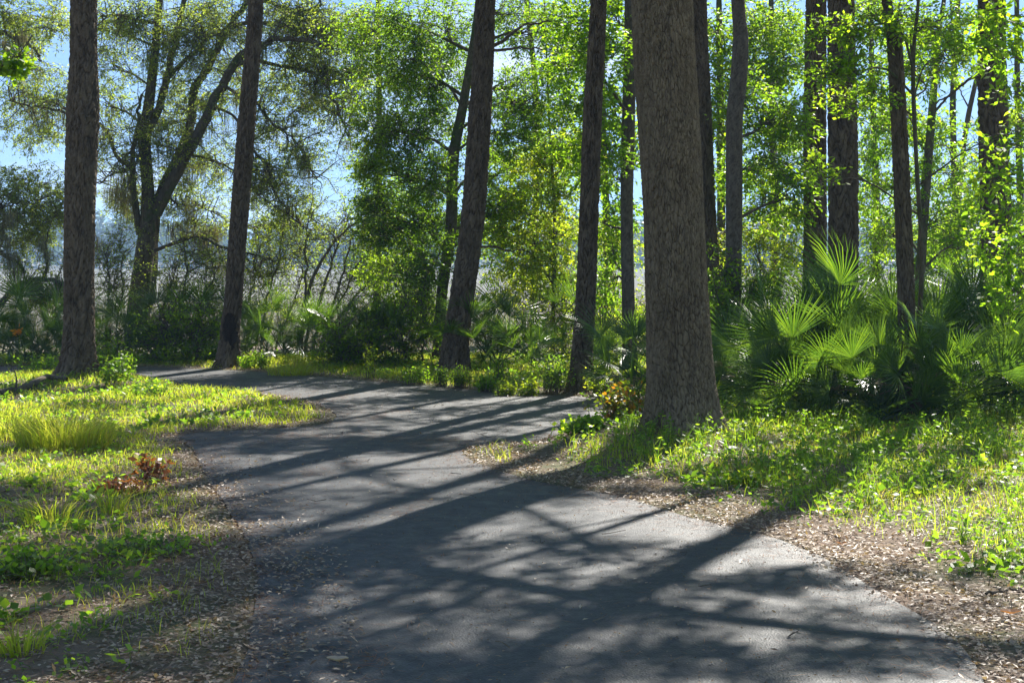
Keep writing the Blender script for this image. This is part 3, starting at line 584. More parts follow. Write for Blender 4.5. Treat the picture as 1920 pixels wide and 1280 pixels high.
# live oaks
t = Tree('live_oak', 'old moss-hung live oak with forking limbs, standing left of the bend', 29,
         [(258, 655, 46), (260, 590, 43), (266, 520, 38), (273, 460, 36), (277, 425, 32), (277, 350, 23), (271, 260, 23), (280, 190, 19), (290, 100, 15), (299, 0, 13)], 10.5, M_mossy, 'oak tree', .01, .05, .09, 40, .03, .25)
LO = [
 ([(262, 600), (277, 560), (284, 500), (287, 440), (299, 370), (336, 290), (356, 235), (366, 168), (386, 134), (410, 84), (437, 40), (467, 0), (490, -40)], 27, 9, 1.0),
 ([(292, 400), (320, 345), (350, 290), (380, 235), (413, 168), (437, 124), (463, 97), (497, 86), (524, 72), (578, 77), (620, 90)], 24, 6, -1.2),
 ([(273, 255), (299, 200), (315, 134), (331, 60), (350, -10)], 17, 10, .6),
 ([(425, 60), (437, 50), (463, 44), (504, 45), (544, 50), (578, 67), (610, 70)], 10, 4, -.6),
 ([(440, 122), (480, 115), (530, 125), (560, 128), (595, 145), (620, 175), (640, 220), (655, 260)], 9, 3, -.8),
 ([(455, 10), (497, 3), (530, 15), (560, 22), (600, 12)], 8, 4, -.4),
 ([(262, 440), (252, 370), (249, 319), (249, 285), (259, 235), (262, 180)], 14, 5, -.6),
 ([(248, 318), (242, 312), (218, 292), (205, 255), (185, 232), (124, 212), (67, 200), (20, 190)], 9, 3, -1),
 ([(247, 317), (215, 325), (185, 345)], 4, 2, -.4),
 ([(312, 150), (345, 115), (370, 95), (385, 70), (375, 55)], 9, 4, -.5), ([(385, 72), (410, 62), (430, 50)], 6, 5, .2),
 ([(325, 70), (315, 65), (290, 45), (255, 38), (230, 30), (185, 32)], 8, 4, -.7),
 ([(290, 470), (330, 455), (370, 445), (420, 462), (470, 475), (520, 490)], 8, 3, -1.2),
 ([(420, 160), (450, 180), (480, 195), (510, 230), (550, 260), (575, 300), (600, 340)], 7, 2, -.8),
 ([(400, 200), (440, 220), (475, 280), (500, 310), (510, 350), (540, 400), (570, 425)], 6, 2, -1),
 ([(350, 290), (400, 300), (450, 330), (500, 380)], 6, 2, -.5),
 ([(300, 350), (330, 380), (380, 390), (400, 400)], 6, 2, .5)]
lim = []
for P, a, b, dd in LO: lim.append(t.limb(P, a, b, dd, wob=.02))
for c in lim:
    m = np.arange(len(c))[len(c) // 4:]; m = np.repeat(m, 2); q0 = c[m]; d = nrm(rng.normal(0, 1, q0.shape)) * rng.uniform(.2, .7, (len(m), 1)); q1 = q0 + d
    for a, b in zip(q0, q1): tube(t.twig, np.array([a, (a + b) / 2 + rng.normal(0, .05, 3), b]), [.012, .008, .004], 4)
    t.sprays(q1, q0, 7, 9, .28, .05, .02, .15, cone=.5)
for (px, py, rx, ry, dD, n) in [(30, 60, 60, 40, 0, 9), (90, 40, 50, 40, -.6, 9), (70, 130, 60, 35, .3, 9), (40, 180, 50, 30, .4, 7), (100, 200, 50, 30, 0, 8), (60, 250, 60, 25, .2, 8), (200, 60, 40, 40, .4, 7), (210, 130, 40, 40, 0, 7), (240, 30, 50, 30, -.7, 8), (380, 20, 50, 30, .6, 9), (360, 60, 40, 30, -.6, 7), (200, 200, 40, 40, .6, 6), (330, 200, 40, 40, .8, 6), (300, 270, 50, 40, -.4, 8), (340, 340, 50, 40, .4, 8), (390, 300, 40, 40, .5, 6), (230, 380, 40, 30, .6, 5), (380, 180, 35, 35, .8, 5),
        (540, 20, 50, 25, 0, 9), (600, 40, 50, 30, -.4, 10), (640, 70, 40, 40, 0, 9), (560, 100, 50, 30, .3, 8), (610, 130, 45, 35, -.2, 9), (650, 150, 35, 40, .2, 7), (520, 170, 40, 30, .4, 6), (580, 200, 35, 30, .2, 5), (630, 210, 30, 35, .1, 5), (520, 240, 40, 30, .1, 6), (570, 290, 30, 30, 0, 5), (510, 320, 40, 30, -.3, 6), (540, 370, 40, 30, -.4, 7), (470, 350, 30, 30, 0, 4), (360, 410, 50, 25, .3, 4), (500, 440, 40, 25, .4, 6), (560, 420, 40, 20, .3, 6), (290, 90, 40, 40, -.5, 6), (450, 150, 35, 35, .4, 4), (690, 40, 30, 40, 0, 6), (670, 110, 25, 40, 0, 5)]:
    t.pxblob(px, py, rx, ry, dD, nsub=n + 5, ntw=8, nlf=12, LL=.055, LW=.024, tl=.32, droop=.4, fol=1.7)
pick = t.AP[rng.integers(0, len(t.AP), 500)]; pick = pick[(pick[:, 2] > 2.2) & (pick[:, 2] < 7)][:95]
t.moss(pick, 22, .5, .009, .07)
for (px, py, n) in [(350, 400, 3), (330, 440, 3), (395, 450, 4), (360, 450, 4), (375, 460, 3), (600, 150, 3), (595, 175, 2), (650, 220, 3), (355, 330, 3), (240, 380, 6), (225, 370, 5), (245, 350, 4), (380, 250, 2), (190, 470, 3), (410, 510, 4)]:
    t.moss([at(px + rng.uniform(-14, 14), py - 20 + rng.uniform(-8, 8), 29 + rng.uniform(-.6, .4)) for _ in range(n)], 30, .6, .008, .08)
t.upper(8, 5, 7.6, 10.5, .14, nlf=6); t.done('oak')

t = Tree('live_oak', 'live oak off the left edge, one bent moss-draped limb reaching in low', 27,
         [(-70, 640, 60), (-60, 560, 55), (-70, 400, 50), (-60, 200, 40), (-50, 50, 30)], 9.5, M_mossy, 'oak tree', .01, .05, .09, 40, .04, .25)
for P, a, b, dd in [([(-60, 590), (0, 570), (22, 545), (50, 528), (90, 524), (125, 531), (160, 520)], 15, 5, -.6), ([(80, 524), (88, 500), (85, 470), (88, 440)], 7, 3, -.3), ([(105, 527), (112, 510), (122, 490)], 4, 2, .2), ([(50, 528), (66, 510), (80, 490)], 3, 1.5, .2),
                    ([(-60, 480), (-10, 470), (10, 480), (35, 495), (45, 510)], 12, 5, -.4), ([(-55, 100), (0, 62), (25, 70), (45, 78), (70, 100), (75, 115)], 12, 4, -.5), ([(-60, 360), (0, 385), (5, 440), (-5, 480)], 9, 4, .2), ([(25, 68), (50, 58), (80, 52), (110, 60)], 5, 2, .2), ([(5, 390), (20, 385), (50, 378), (90, 370)], 4, 2, -.3)]:
    c = t.limb(P, a, b, dd, wob=.02); m = np.arange(len(c))[len(c) // 3:]; q = c[m] + rng.normal(0, .2, (len(m), 3)); t.sprays(q, c[m], 4, 7, .22, .05, .02, .15)
for (px, py, rx, ry, dD, n) in [(20, 380, 50, 35, 0, 12), (70, 370, 50, 35, .4, 12), (40, 340, 40, 25, .4, 8), (90, 420, 40, 35, .5, 10), (40, 440, 30, 30, .4, 5), (60, 550, 35, 18, -.3, 7), (95, 560, 25, 18, -.2, 5), (10, 20, 40, 30, -.3, 8), (20, 420, 30, 20, 0, 5), (110, 395, 30, 25, 0, 6)]:
    t.pxblob(px, py, rx, ry, dD, nsub=n + 2, ntw=8, nlf=12, LL=.055, LW=.025, tl=.28, droop=.3)
t.moss([at(px + rng.uniform(-7, 7), py + rng.uniform(-6, 6), 26.6 + rng.uniform(-.4, .4)) for px, py in [(20, 480), (30, 490), (38, 500), (5, 400), (0, 420), (45, 60), (40, 70), (70, 520), (85, 450), (85, 470), (60, 525), (100, 528), (20, 390), (0, 70), (12, 75), (110, 520), (35, 480), (25, 500), (8, 440)] for _ in range(2)], 30, .4, .008, .05)
t.upper(8, 3, 7, 9, .14); t.done('oak')

# small maple sprig at top-left: a sapling just outside the frame
t = Tree('maple_sapling', 'maple sapling off the left edge, one bright leafy twig reaching into the sky', 13,
         [(-120, 900, 10), (-115, 600, 9), (-100, 300, 7), (-90, 120, 6)], 5.0, M_grey, 'sapling', .003, .02, .05, 12, .06, .1, group='understory saplings')
for (px, py, rx, ry) in [(12, 115, 16, 10), (35, 108, 14, 9), (20, 130, 12, 7)]: t.pxblob(px, py, rx, ry, 0, nsub=3, ntw=3, nlf=5, LL=.07, LW=.055, tl=.08)
t.done('bright')

# arching thicket trees over the marsh edge
def thicket(name, label, D, stems, blobs, leafm, bark=M_twig, LL=.05, LW=.022, nl=9, cat='small tree', group='small trees on the marsh edge'):
    p = at(stems[0][0][0][0], 640, D); g0 = Hs(p[0], D); e = empty(name, (p[0], D, g0), label, cat, group)
    s = Tree.__new__(Tree); s.D = D; s.e = e; s.wood = MB(); s.twig = MB(); s.leaf = MB(); s.bark = bark; s.base = np.array([p[0], D, g0]); s.AP = np.zeros((0, 3)); s.AR = np.zeros(0)
    for P, a, b, dd in stems:
        q = at(P[0][0], P[0][1], D); n = len(P); W_ = [at(x, y, D + dd * i / (n - 1)) for i, (x, y) in enumerate(P)]
        W_ = [np.array([q[0] * .9 + p[0] * .1, D, g0 - .05])] + W_
        s.limb_pts(W_, a / FPX * D / 2, b / FPX * D / 2, 26, 7, .02)
        c = s.AP[-20:]; m = np.repeat(np.arange(6, 20), 2); s.sprays(c[m] + rng.normal(0, .22, (len(m), 3)), c[m], 4, 6, .25, LL, LW, .2)
        for a_, b_ in zip(c[m], c[m] + rng.normal(0, .25, (len(m), 3)) + [0, 0, .15]): tube(s.twig, np.array([a_, (a_ + b_) / 2 + rng.normal(0, .03, 3), b_]), [.008, .006, .003], 4)
    for (px, py, rx, ry, dD, n) in blobs: s.pxblob(px, py, rx, ry, dD, nsub=n + 2, ntw=7, nlf=nl, LL=LL, LW=LW, tl=.28, fol=1.05)
    return s.done(leafm)
thicket('wax_myrtle', 'arching many-stemmed small tree with fine branches, left of the leafy hardwood', 27.5,
        [([(565, 620), (580, 540), (610, 480), (650, 430), (700, 405), (745, 398)], 9, 2, -.5), ([(575, 630), (600, 560), (620, 500), (640, 440), (650, 400)], 8, 2, .5), ([(590, 630), (620, 580), (640, 520), (660, 450), (690, 400)], 8, 2, .2),
         ([(620, 625), (650, 575), (690, 530), (720, 480)], 7, 2, .4), ([(560, 625), (570, 560), (575, 500), (572, 450), (590, 400)], 7, 2, .3), ([(610, 620), (640, 560), (680, 480), (720, 430)], 6, 2, .8)],
        [(600, 450, 50, 35, .3, 7), (650, 410, 50, 30, .3, 7), (560, 470, 35, 35, .3, 5), (690, 470, 40, 40, .4, 6), (620, 530, 40, 35, .4, 4), (580, 580, 40, 30, .4, 4), (720, 420, 40, 30, .2, 5)], 'oak')
thicket('wax_myrtle', 'thin pale yellow-green thicket on the marsh edge right of the scarred pine', 28.5,
        [([(490, 640), (500, 560), (520, 500), (530, 460)], 5, 1.5, 0), ([(470, 640), (465, 570), (480, 520), (475, 470)], 5, 1.5, .3), ([(520, 640), (540, 590), (560, 540), (575, 480)], 5, 1.5, .2), ([(455, 510), (485, 520), (520, 512)], 3, 1.5, -.2)],
        [(480, 500, 40, 30, 0, 6), (530, 520, 40, 30, .2, 6), (500, 570, 50, 30, .2, 6), (560, 570, 40, 25, .2, 4), (470, 440, 35, 25, 0, 5), (540, 460, 35, 20, .3, 4), (590, 500, 30, 30, .3, 3)], 'yellow', LL=.045, nl=8)
thicket('wax_myrtle', 'twiggy olive thicket growing between the live oak and the scarred pine', 27,
        [([(330, 620), (340, 560), (350, 520), (345, 470)], 6, 2, 0), ([(370, 620), (380, 560), (400, 520), (390, 470)], 5, 2, .3), ([(300, 600), (320, 540), (330, 500)], 5, 2, .3)],
        [(330, 520, 35, 30, 0, 7), (380, 510, 40, 30, .2, 8), (350, 570, 50, 30, .2, 8), (400, 560, 30, 30, .2, 5), (310, 560, 30, 25, .3, 4), (370, 470, 40, 25, 0, 5)], 'oak')
thicket('wax_myrtle', 'silvery leaved thicket between the leftmost pine and the live oak trunk', 27.5,
        [([(200, 600), (205, 540), (200, 480)], 5, 2, 0), ([(220, 600), (230, 540), (225, 460)], 5, 2, .3)],
        [(200, 480, 30, 40, 0, 8), (225, 440, 25, 30, .2, 6), (200, 550, 30, 25, .2, 4), (215, 510, 30, 30, 0, 5)], 'oak')
thicket('leafy_shrub', 'bright yellow-green bushes behind the straight pine, marsh showing above', 25.5,
        [([(1000, 700), (1010, 640), (1020, 600)], 5, 2, 0), ([(1130, 700), (1135, 620), (1140, 560)], 5, 2, .3), ([(1060, 700), (1055, 640), (1060, 590)], 5, 2, .3)],
        [(1030, 610, 45, 30, 0, 9), (1060, 660, 45, 30, .2, 9), (1140, 570, 30, 40, .2, 8), (1140, 650, 35, 35, .2, 8), (1010, 560, 40, 25, .3, 6), (1070, 560, 25, 30, .3, 5), (950, 560, 35, 25, .3, 5), (1150, 500, 20, 30, .5, 4), (1060, 600, 30, 30, .2, 5)], 'yellow', LL=.06, LW=.03, cat='shrub', group='tall shrubs behind the road')
thicket('leafy_shrub', 'bright leafy bush hanging over the left side of the leaning pine', 24.5,
        [([(760, 690), (755, 620), (760, 560)], 6, 2, 0), ([(790, 690), (795, 620), (790, 560)], 6, 2, .3)],
        [(740, 590, 40, 30, 0, 8), (790, 620, 35, 35, -.2, 9), (700, 560, 40, 30, .3, 8), (760, 650, 45, 30, 0, 9), (800, 560, 30, 30, .3, 6), (710, 620, 30, 30, .2, 5)], 'bright', LL=.05, LW=.025, cat='shrub', group='tall shrubs behind the road')
thicket('leafy_shrub', 'sunny yellow-green bush right of the pale curved trunk', 25,
        [([(1420, 600), (1425, 520), (1420, 440)], 6, 2, 0), ([(1460, 600), (1465, 520), (1470, 460)], 6, 2, .3)],
        [(1400, 430, 30, 30, 0, 8), (1440, 420, 35, 30, 0, 9), (1480, 450, 30, 30, .3, 7), (1420, 490, 40, 30, 0, 8), (1480, 410, 25, 25, .3, 5), (1350, 440, 25, 40, .5, 4), (1470, 510, 30, 25, 0, 5)], 'yellow', LL=.065, LW=.033, cat='shrub', group='tall shrubs behind the road')
thicket('leafy_shrub', 'tall green shrub at the foot of the pale curved trunk', 20.5,
        [([(1360, 740), (1355, 660), (1360, 580)], 6, 2, 0), ([(1390, 740), (1395, 660), (1390, 600)], 6, 2, .3)],
        [(1350, 560, 25, 40, 0, 9), (1360, 620, 30, 35, -.2, 9), (1390, 600, 30, 40, 0, 9), (1360, 680, 30, 35, 0, 9), (1390, 690, 30, 40, 0, 8), (1410, 540, 25, 30, .3, 6), (1350, 510, 15, 30, .2, 4)], 'mid', LL=.06, LW=.035, nl=10, cat='shrub', group='tall shrubs behind the road')
thicket('leafy_shrub', 'green screen of saplings behind the palmettos, right of the paired pines', 28,
        [([(1640, 560), (1645, 500), (1640, 430)], 6, 2, 0), ([(1800, 560), (1790, 500), (1780, 420)], 6, 2, .3), ([(1720, 560), (1715, 500), (1700, 430)], 6, 2, .3)],
        [(1640, 500, 30, 35, 0, 8), (1660, 420, 30, 40, 0, 8), (1740, 470, 40, 35, 0, 9), (1790, 440, 40, 40, .3, 9), (1800, 520, 40, 35, 0, 8), (1710, 520, 40, 30, 0, 7), (1830, 380, 30, 40, .3, 7), (1700, 380, 30, 40, .3, 6), (1900, 430, 30, 50, .3, 6)], 'mid', LL=.07, LW=.036, cat='shrub', group='tall shrubs behind the road')
thicket('leafy_shrub', 'dark rounded bush at the foot of the live oak, left of the scarred pine', 25,
        [([(310, 660), (312, 620), (310, 590)], 8, 3, 0), ([(370, 660), (375, 620), (370, 600)], 8, 3, .3)],
        [(270, 640, 40, 25, .2, 7), (320, 625, 45, 30, 0, 8), (370, 630, 40, 30, 0, 8), (300, 670, 50, 22, -.3, 8), (380, 670, 35, 22, -.2, 7), (340, 600, 40, 25, .3, 5), (400, 620, 25, 25, .3, 4)], 'mid', LL=.06, LW=.03, nl=13, cat='shrub', group='tall shrubs behind the road')
thicket('leafy_shrub', 'dark grey-green bush on the far verge left of the leaning pine', 24,
        [([(640, 680), (640, 650), (640, 620)], 8, 3, 0), ([(700, 690), (700, 660), (700, 640)], 8, 3, .3)],
        [(625, 660, 35, 28, 0, 9), (670, 670, 35, 25, 0, 9), (640, 620, 35, 25, .3, 7), (740, 690, 40, 25, 0, 8), (700, 650, 30, 25, .3, 6)], 'mid', LL=.055, LW=.028, nl=13, cat='shrub', group='tall shrubs behind the road')

# ------------------------------------------------------------ saw palmettos
def frond_mesh(L, Rf, nl=31, arc=R(185), fold=.25, droop=.25):
    mb = MB(); P = catmull([(0, 0, 0), (0, L * .5, L * .07), (0, L, 0)], 7); tube(mb, P, np.linspace(.011, .006, 7), 4, .5)
    n = nl; a = np.linspace(-arc / 2, arc / 2, n) + rng.normal(0, .02, n); ln = Rf * (1 - .28 * np.abs(a / (arc / 2)) ** 1.5) * rng.uniform(.88, 1.06, n)
    wmax = 2 * Rf * .36 * math.tan(arc / n / 2) * .64
    st = [(.02, .1), (.30, 1.0), (.66, .7), (1.0, .04)]
    ext = rng.uniform(.0, .35, n) * droop * 2; tone = np.clip(rng.normal(.5, .22, n), 0, 1)
    V = np.empty((n, 12, 3))
    for k, (t_, wk) in enumerate(st):
        r = ln * t_; x = np.sin(a) * r; y = L + np.cos(a) * r; z = fold * np.abs(np.sin(a)) * r - droop * r * r / Rf - ext * np.clip(t_ - .5, 0, 1) ** 1.5 * ln * 1.6
        hw = wmax * wk * .5; sx = np.cos(a) * hw; sy = -np.sin(a) * hw
        V[:, k * 3] = np.stack([x - sx, y - sy, z], 1); V[:, k * 3 + 1] = np.stack([x, y, z + hw * .55 * (1 if True else 0)], 1); V[:, k * 3 + 2] = np.stack([x + sx, y + sy, z], 1)
    q = []
    for k in range(3):
        b = k * 3; q += [[b, b + 1, b + 4, b + 3], [b + 1, b + 2, b + 5, b + 4]]
    mb.add(V.reshape(-1, 3), (np.arange(n)[:, None, None] * 12 + np.array(q)[None]).reshape(-1, 4), None, np.repeat(tone, 12))
    return mb
FR = []
for L_, R_, f_, d_ in [(.75, .54, .5, .18), (.9, .6, .35, .34), (.6, .5, .7, .1), (.85, .62, .6, .3), (.7, .48, .4, .45), (.95, .58, .8, .15)]:
    o = frond_mesh(L_, R_, fold=f_, droop=d_).build('frond', LM['palm']); FR.append(o.data); bpy.data.objects.remove(o)
FD = []
for L_, R_ in [(.6, .42), (.7, .38)]:
    o = frond_mesh(L_, R_, nl=17, arc=R(150), fold=.7, droop=.75).build('frond', LM['frond']); FD.append(o.data); bpy.data.objects.remove(o)
PG = 'saw palmettos in the right-hand clump'
def palmetto(px, Y, label, size=1.0, n=20, group='saw palmettos', emin=8, emax=80, py=None):
    if py is not None: g_ = gnd(px, py); x, y = g_
    else: x = (px - 960) / FPX * Y; y = Y
    n = int(n * (1.3 if group == PG else 1)); z = Hs(x, y); e = empty('saw_palmetto', (x, y, z), label, 'palmetto', group)
    for k in range(n):
        o = bpy.data.objects.new('frond', FR[rng.integers(len(FR))]); C.objects.link(o); o.parent = e
        az = k * 2.39996 + rng.uniform(-.3, .3); el = R(emin + (emax - emin) * ((k + .5) / n) ** .8 + rng.uniform(-6, 6))
        o.rotation_euler = (el, rng.uniform(-1.15, 1.15), az); sc2 = size * rng.uniform(.75, 1.12); o.scale = (sc2,) * 3
        o.location = (rng.uniform(-.12, .12) * size, rng.uniform(-.12, .12) * size, rng.uniform(0, .25) * size)
    for k in range(2 if n > 16 else 0):
        o = bpy.data.objects.new('frond', FD[k % 2]); C.objects.link(o); o.parent = e; o['label'] = 'brown dead drooping frond'
        o.rotation_euler = (R(rng.uniform(-2, 22)), rng.uniform(-.8, .8), rng.uniform(0, 6.28)); o.scale = (size * rng.uniform(.8, 1.1),) * 3; o.location = (0, 0, rng.uniform(.25, .4) * size)
PG = 'saw palmettos in the right-hand clump'
for px, Y_, lab, sz, n in [
    (1455, 17.0, 'palmetto at the left front of the big clump, stiff fans arching over the weeds', .8, 24),
    (1545, 16.3, 'palmetto at the front of the big clump between the paired pines and the drive', .92, 24),
    (1650, 15.5, 'palmetto at the front of the big clump just left of the narrow pine', .88, 24),
    (1745, 15.5, 'palmetto at the front of the big clump just right of the narrow pine', .88, 24),
    (1865, 16.0, 'palmetto at the front right of the big clump, low fans in deep shade', 1.0, 26),
    (1970, 16.6, 'palmetto cut off by the right edge of the photo', 1.0, 22),
    (1500, 17.8, 'palmetto second row in front of the left one of the paired pines', 1.0, 24),
    (1600, 17.4, 'palmetto second row below the thicker one of the paired pines', 1.18, 28),
    (1660, 17.6, 'tall palmetto second row with bright upright fans left of the narrow pine', 1.22, 28),
    (1745, 17.5, 'tall palmetto second row with yellowish fans right of the narrow pine', 1.2, 28),
    (1830, 17.6, 'palmetto second row in front of the rightmost pine', 1.15, 26),
    (1900, 17.4, 'palmetto second row at the right of the rightmost pine', 1.15, 24),
    (1445, 20.5, 'dark spiky palmetto standing apart behind the left of the big clump', 1.15, 16)]:
    palmetto(px, Y_, lab, sz, n, PG)
palmetto(1200, 18.6, 'dark palmetto peeping out from behind the left side of the big furrowed trunk', .85, 20)
palmetto(1222, 20.5, 'taller palmetto behind the big furrowed trunk, fans above the first', .95, 14)
for px, Y_, lab, sz in [
    (925, 23.2, 'dark palmetto right beside the leaning pine', 1.0), (985, 23.8, 'palmetto with dark upright fans between leaning and straight pines', 1.05),
    (1010, 23.0, 'low palmetto with yellowish fans between leaning and straight pines', .75),
    (20, 25.0, 'palmetto at the left edge behind the orange flower', 1.0), (75, 25.4, 'palmetto just right of the orange flower', 1.05), (110, 24.6, 'palmetto touching the left side of the leftmost pine', .85),
    (-35, 24.8, 'palmetto cut off by the left edge of the photo', .95), (45, 24.4, 'low palmetto in front of the orange flower', .7),
    (195, 25.5, 'pale palmetto right of the leftmost pine', .75), (290, 26.0, 'palmetto at the foot of the live oak, fans against its trunk', 1.05), (345, 26.2, 'palmetto between the live oak and the scarred pine', 1.05),
    (390, 26.3, 'palmetto directly left of the scarred pine', .95), (465, 25.4, 'palmetto directly right of the scarred pine', .9), (495, 25.6, 'low dark palmetto behind the bright grass tuft', .8),
    (540, 25.6, 'palmetto below the thin yellow thicket', .8), (600, 25.4, 'palmetto at the foot of the arching small tree', .85), (650, 25.2, 'palmetto at the left of the dark grey-green bush', .85),
    (700, 25.0, 'palmetto above the dark grey-green bush', .9), (740, 24.4, 'palmetto under the bright hanging bush', .8), (235, 25.6, 'palmetto close to the left side of the live oak trunk', .8)]:
    palmetto(px, Y_, lab, sz, 15)
palmetto(1445, 15.2, 'very small young palmetto alone in the weeds before the big clump', .38, 7, 'saw palmettos')

# ------------------------------------------------------------ low plants
def bush(name, label, px, py, wpx, hpx, mat, LL=.05, LW=.03, n=60, nl=12, cat='plant', group='low plants on the verges', up=.9, seed=None):
    g_ = gnd(px, py); x, y = g_; sc2 = y / FPX; z = Hs(x, y); e = empty(name, (x, y, z), label, cat, group)
    st = MB(); lf = MB(); base = np.array([x, y, z])
    A = base + np.c_[rng.normal(0, wpx * sc2 * .22, n), rng.normal(0, wpx * sc2 * .2, n), np.zeros(n)]
    h = hpx * sc2 * rng.uniform(.45, 1.0, n); B = A + np.c_[rng.normal(0, wpx * sc2 * .12, n), rng.normal(0, wpx * sc2 * .12, n), h]
    twigs(st, A, B, .003, .0015, 0)
    t_ = rng.uniform(.25, 1.05, (n, nl, 1)); P = A[:, None] + (B - A)[:, None] * t_ + rng.normal(0, LL * .4, (n, nl, 3))
    leaves(lf, P.reshape(-1, 3), LL, LW, up, 0, None, np.clip(np.repeat(rng.uniform(.1, .9, n), nl) + rng.normal(0, .2, n * nl), 0, 1))
    lf.build('foliage', LM[mat], e); st.build('stems', M_twig, e)
bush('creeper_bush', 'bush with red, orange and yellow-green leaves against the big furrowed trunk', 1168, 802, 100, 82, 'rust', .06, .04, 110, 9)
bush('creeper_bush', 'low yellow-green creeper spilling onto the drive left of the rusty-leaved bush', 1095, 828, 90, 30, 'bright', .06, .045, 90, 8)
bush('leafy_weed', 'pale-tipped leafy weed in front of the leftmost pine', 215, 735, 70, 60, 'weed', .07, .03, 46, 12)
bush('leafy_weed', 'taller bright weed standing by the corner of the far road', 238, 712, 34, 48, 'bright', .07, .03, 20, 12)
bush('leafy_weed', 'dense bright weeds hugging the left side of the leftmost pine', 95, 700, 110, 40, 'bright', .06, .03, 120, 9)
bush('leafy_weed', 'sprawling weeds between the leftmost pine and the turf strip', 275, 750, 90, 34, 'weed', .06, .025, 60, 10)
bush('leafy_weed', 'bright weeds behind the leftmost pine, seen at its right side', 200, 690, 60, 70, 'bright', .06, .03, 70, 10)
bush('fern_bush', 'soft bright green bush at the foot of the leaning pine, right side', 862, 728, 44, 40, 'mid', .035, .015, 90, 14)
bush('fern_bush', 'darker soft bush at the foot of the leaning pine, left side', 828, 725, 34, 34, 'mid', .035, .015, 60, 14)
bush('leafy_weed', 'low leafy plant right of the leaning pine', 912, 735, 44, 34, 'bright', .045, .022, 60, 10)
bush('leafy_weed', 'tall leafy weed with pale tip below the dark palmettos', 940, 725, 30, 62, 'weed', .05, .025, 30, 12)
bush('leafy_weed', 'sunlit low weed on the road verge below the palmettos', 950, 742, 44, 32, 'yellow', .045, .022, 60, 10)
bush('leafy_weed', 'sunlit low weed nearer the straight pine', 992, 742, 44, 36, 'yellow', .045, .022, 60, 10)
bush('leafy_weed', 'grey-green weedy mass left of the straight pine', 1040, 738, 70, 76, 'weed', .045, .022, 110, 10)
bush('leafy_weed', 'sunlit weeds right of the straight pine', 1125, 742, 50, 44, 'yellow', .045, .025, 70, 10)
bush('leafy_weed', 'tall thin sunlit weed on the verge below the bright hanging bush', 694, 712, 22, 74, 'yellow', .045, .025, 20, 12)
bush('leafy_weed', 'small bright shrub right of the scarred pine', 462, 693, 34, 34, 'bright', .045, .022, 46, 10)
bush('leafy_weed', 'sunny tuft of weeds between scarred pine and grass tuft', 492, 692, 34, 34, 'bright', .045, .022, 46, 10)
bush('leafy_weed', 'low bright weeds along the verge below the dark bush', 780, 722, 60, 36, 'bright', .045, .022, 60, 9)
bush('leafy_weed', 'pale plant with grey-green leaves in the middle of the right-hand weeds', 1408, 912, 46, 26, 'yellow', .07, .04, 20, 8)
bush('leafy_weed', 'broad-leaved weed patch at the left edge, lower left', 40, 1075, 170, 55, 'weed', .05, .042, 80, 6)
bush('leafy_weed', 'shaded broad-leaved weed patch left of the drive', 270, 1035, 240, 30, 'weed', .04, .034, 90, 5)
bush('dead_seedling', 'rust-brown withered seedling standing in the left turf', 285, 905, 60, 62, 'brown', .07, .035, 16, 8)
bush('dead_seedling', 'patch of rust-brown dead leaves left of the withered seedling', 230, 925, 90, 26, 'brown', .06, .035, 60, 5)
hd = at(36, 622, 24.0); zf = Hs(hd[0], hd[1]); e = empty('orange_flower', (hd[0], hd[1], zf), 'single bright orange bloom among the palmettos at the far left', 'flower')
fb = MB(); tube(fb, catmull([(hd[0] + .03, hd[1], zf), (hd[0], hd[1], (zf + hd[2]) / 2), hd], 8), .006, 5); fb.build('stem', LM['mid'], e)
fb = MB(); leaves(fb, hd + rng.normal(0, .028, (34, 3)), .075, .045, .2, -.3); fb.build('petals', LM['orange'], e)
def tuft(label, px, py, wpx, hpx, n, mat='grass', group='grass tufts'):
    x, y = gnd(px, py); sc2 = y / FPX; z = Hs(x, y); mb = MB()
    r = wpx * sc2 * .5 * np.sqrt(rng.uniform(0, 1, n)); az = rng.uniform(0, 6.283, n)
    P = np.c_[x + r * np.cos(az), y + r * np.sin(az) * .7, np.full(n, z - .01)]
    blades(mb, P, hpx * sc2 * rng.uniform(.6, 1.25, n), .007, rng.uniform(.25, .9, n), az + rng.normal(0, .5, n))
    e = empty('grass_tuft', (x, y, z), label, 'grass tuft', group); mb.build('blades', LM[mat], e)
tuft('large glowing long-bladed tuft of grass in the left turf', 120, 838, 170, 70, 900)
tuft('second long-bladed tuft further left in the turf', 20, 820, 120, 50, 400)
tuft('bright arching grass tuft on the far verge right of the scarred pine', 545, 704, 80, 34, 350)
tuft('tall darker tuft in the middle of the left turf', 95, 985, 100, 70, 120)
tuft('thin upright tuft beside the tall darker tuft', 210, 965, 50, 70, 70)
tuft('small tuft at the left edge near the bottom', 40, 1225, 90, 70, 90)

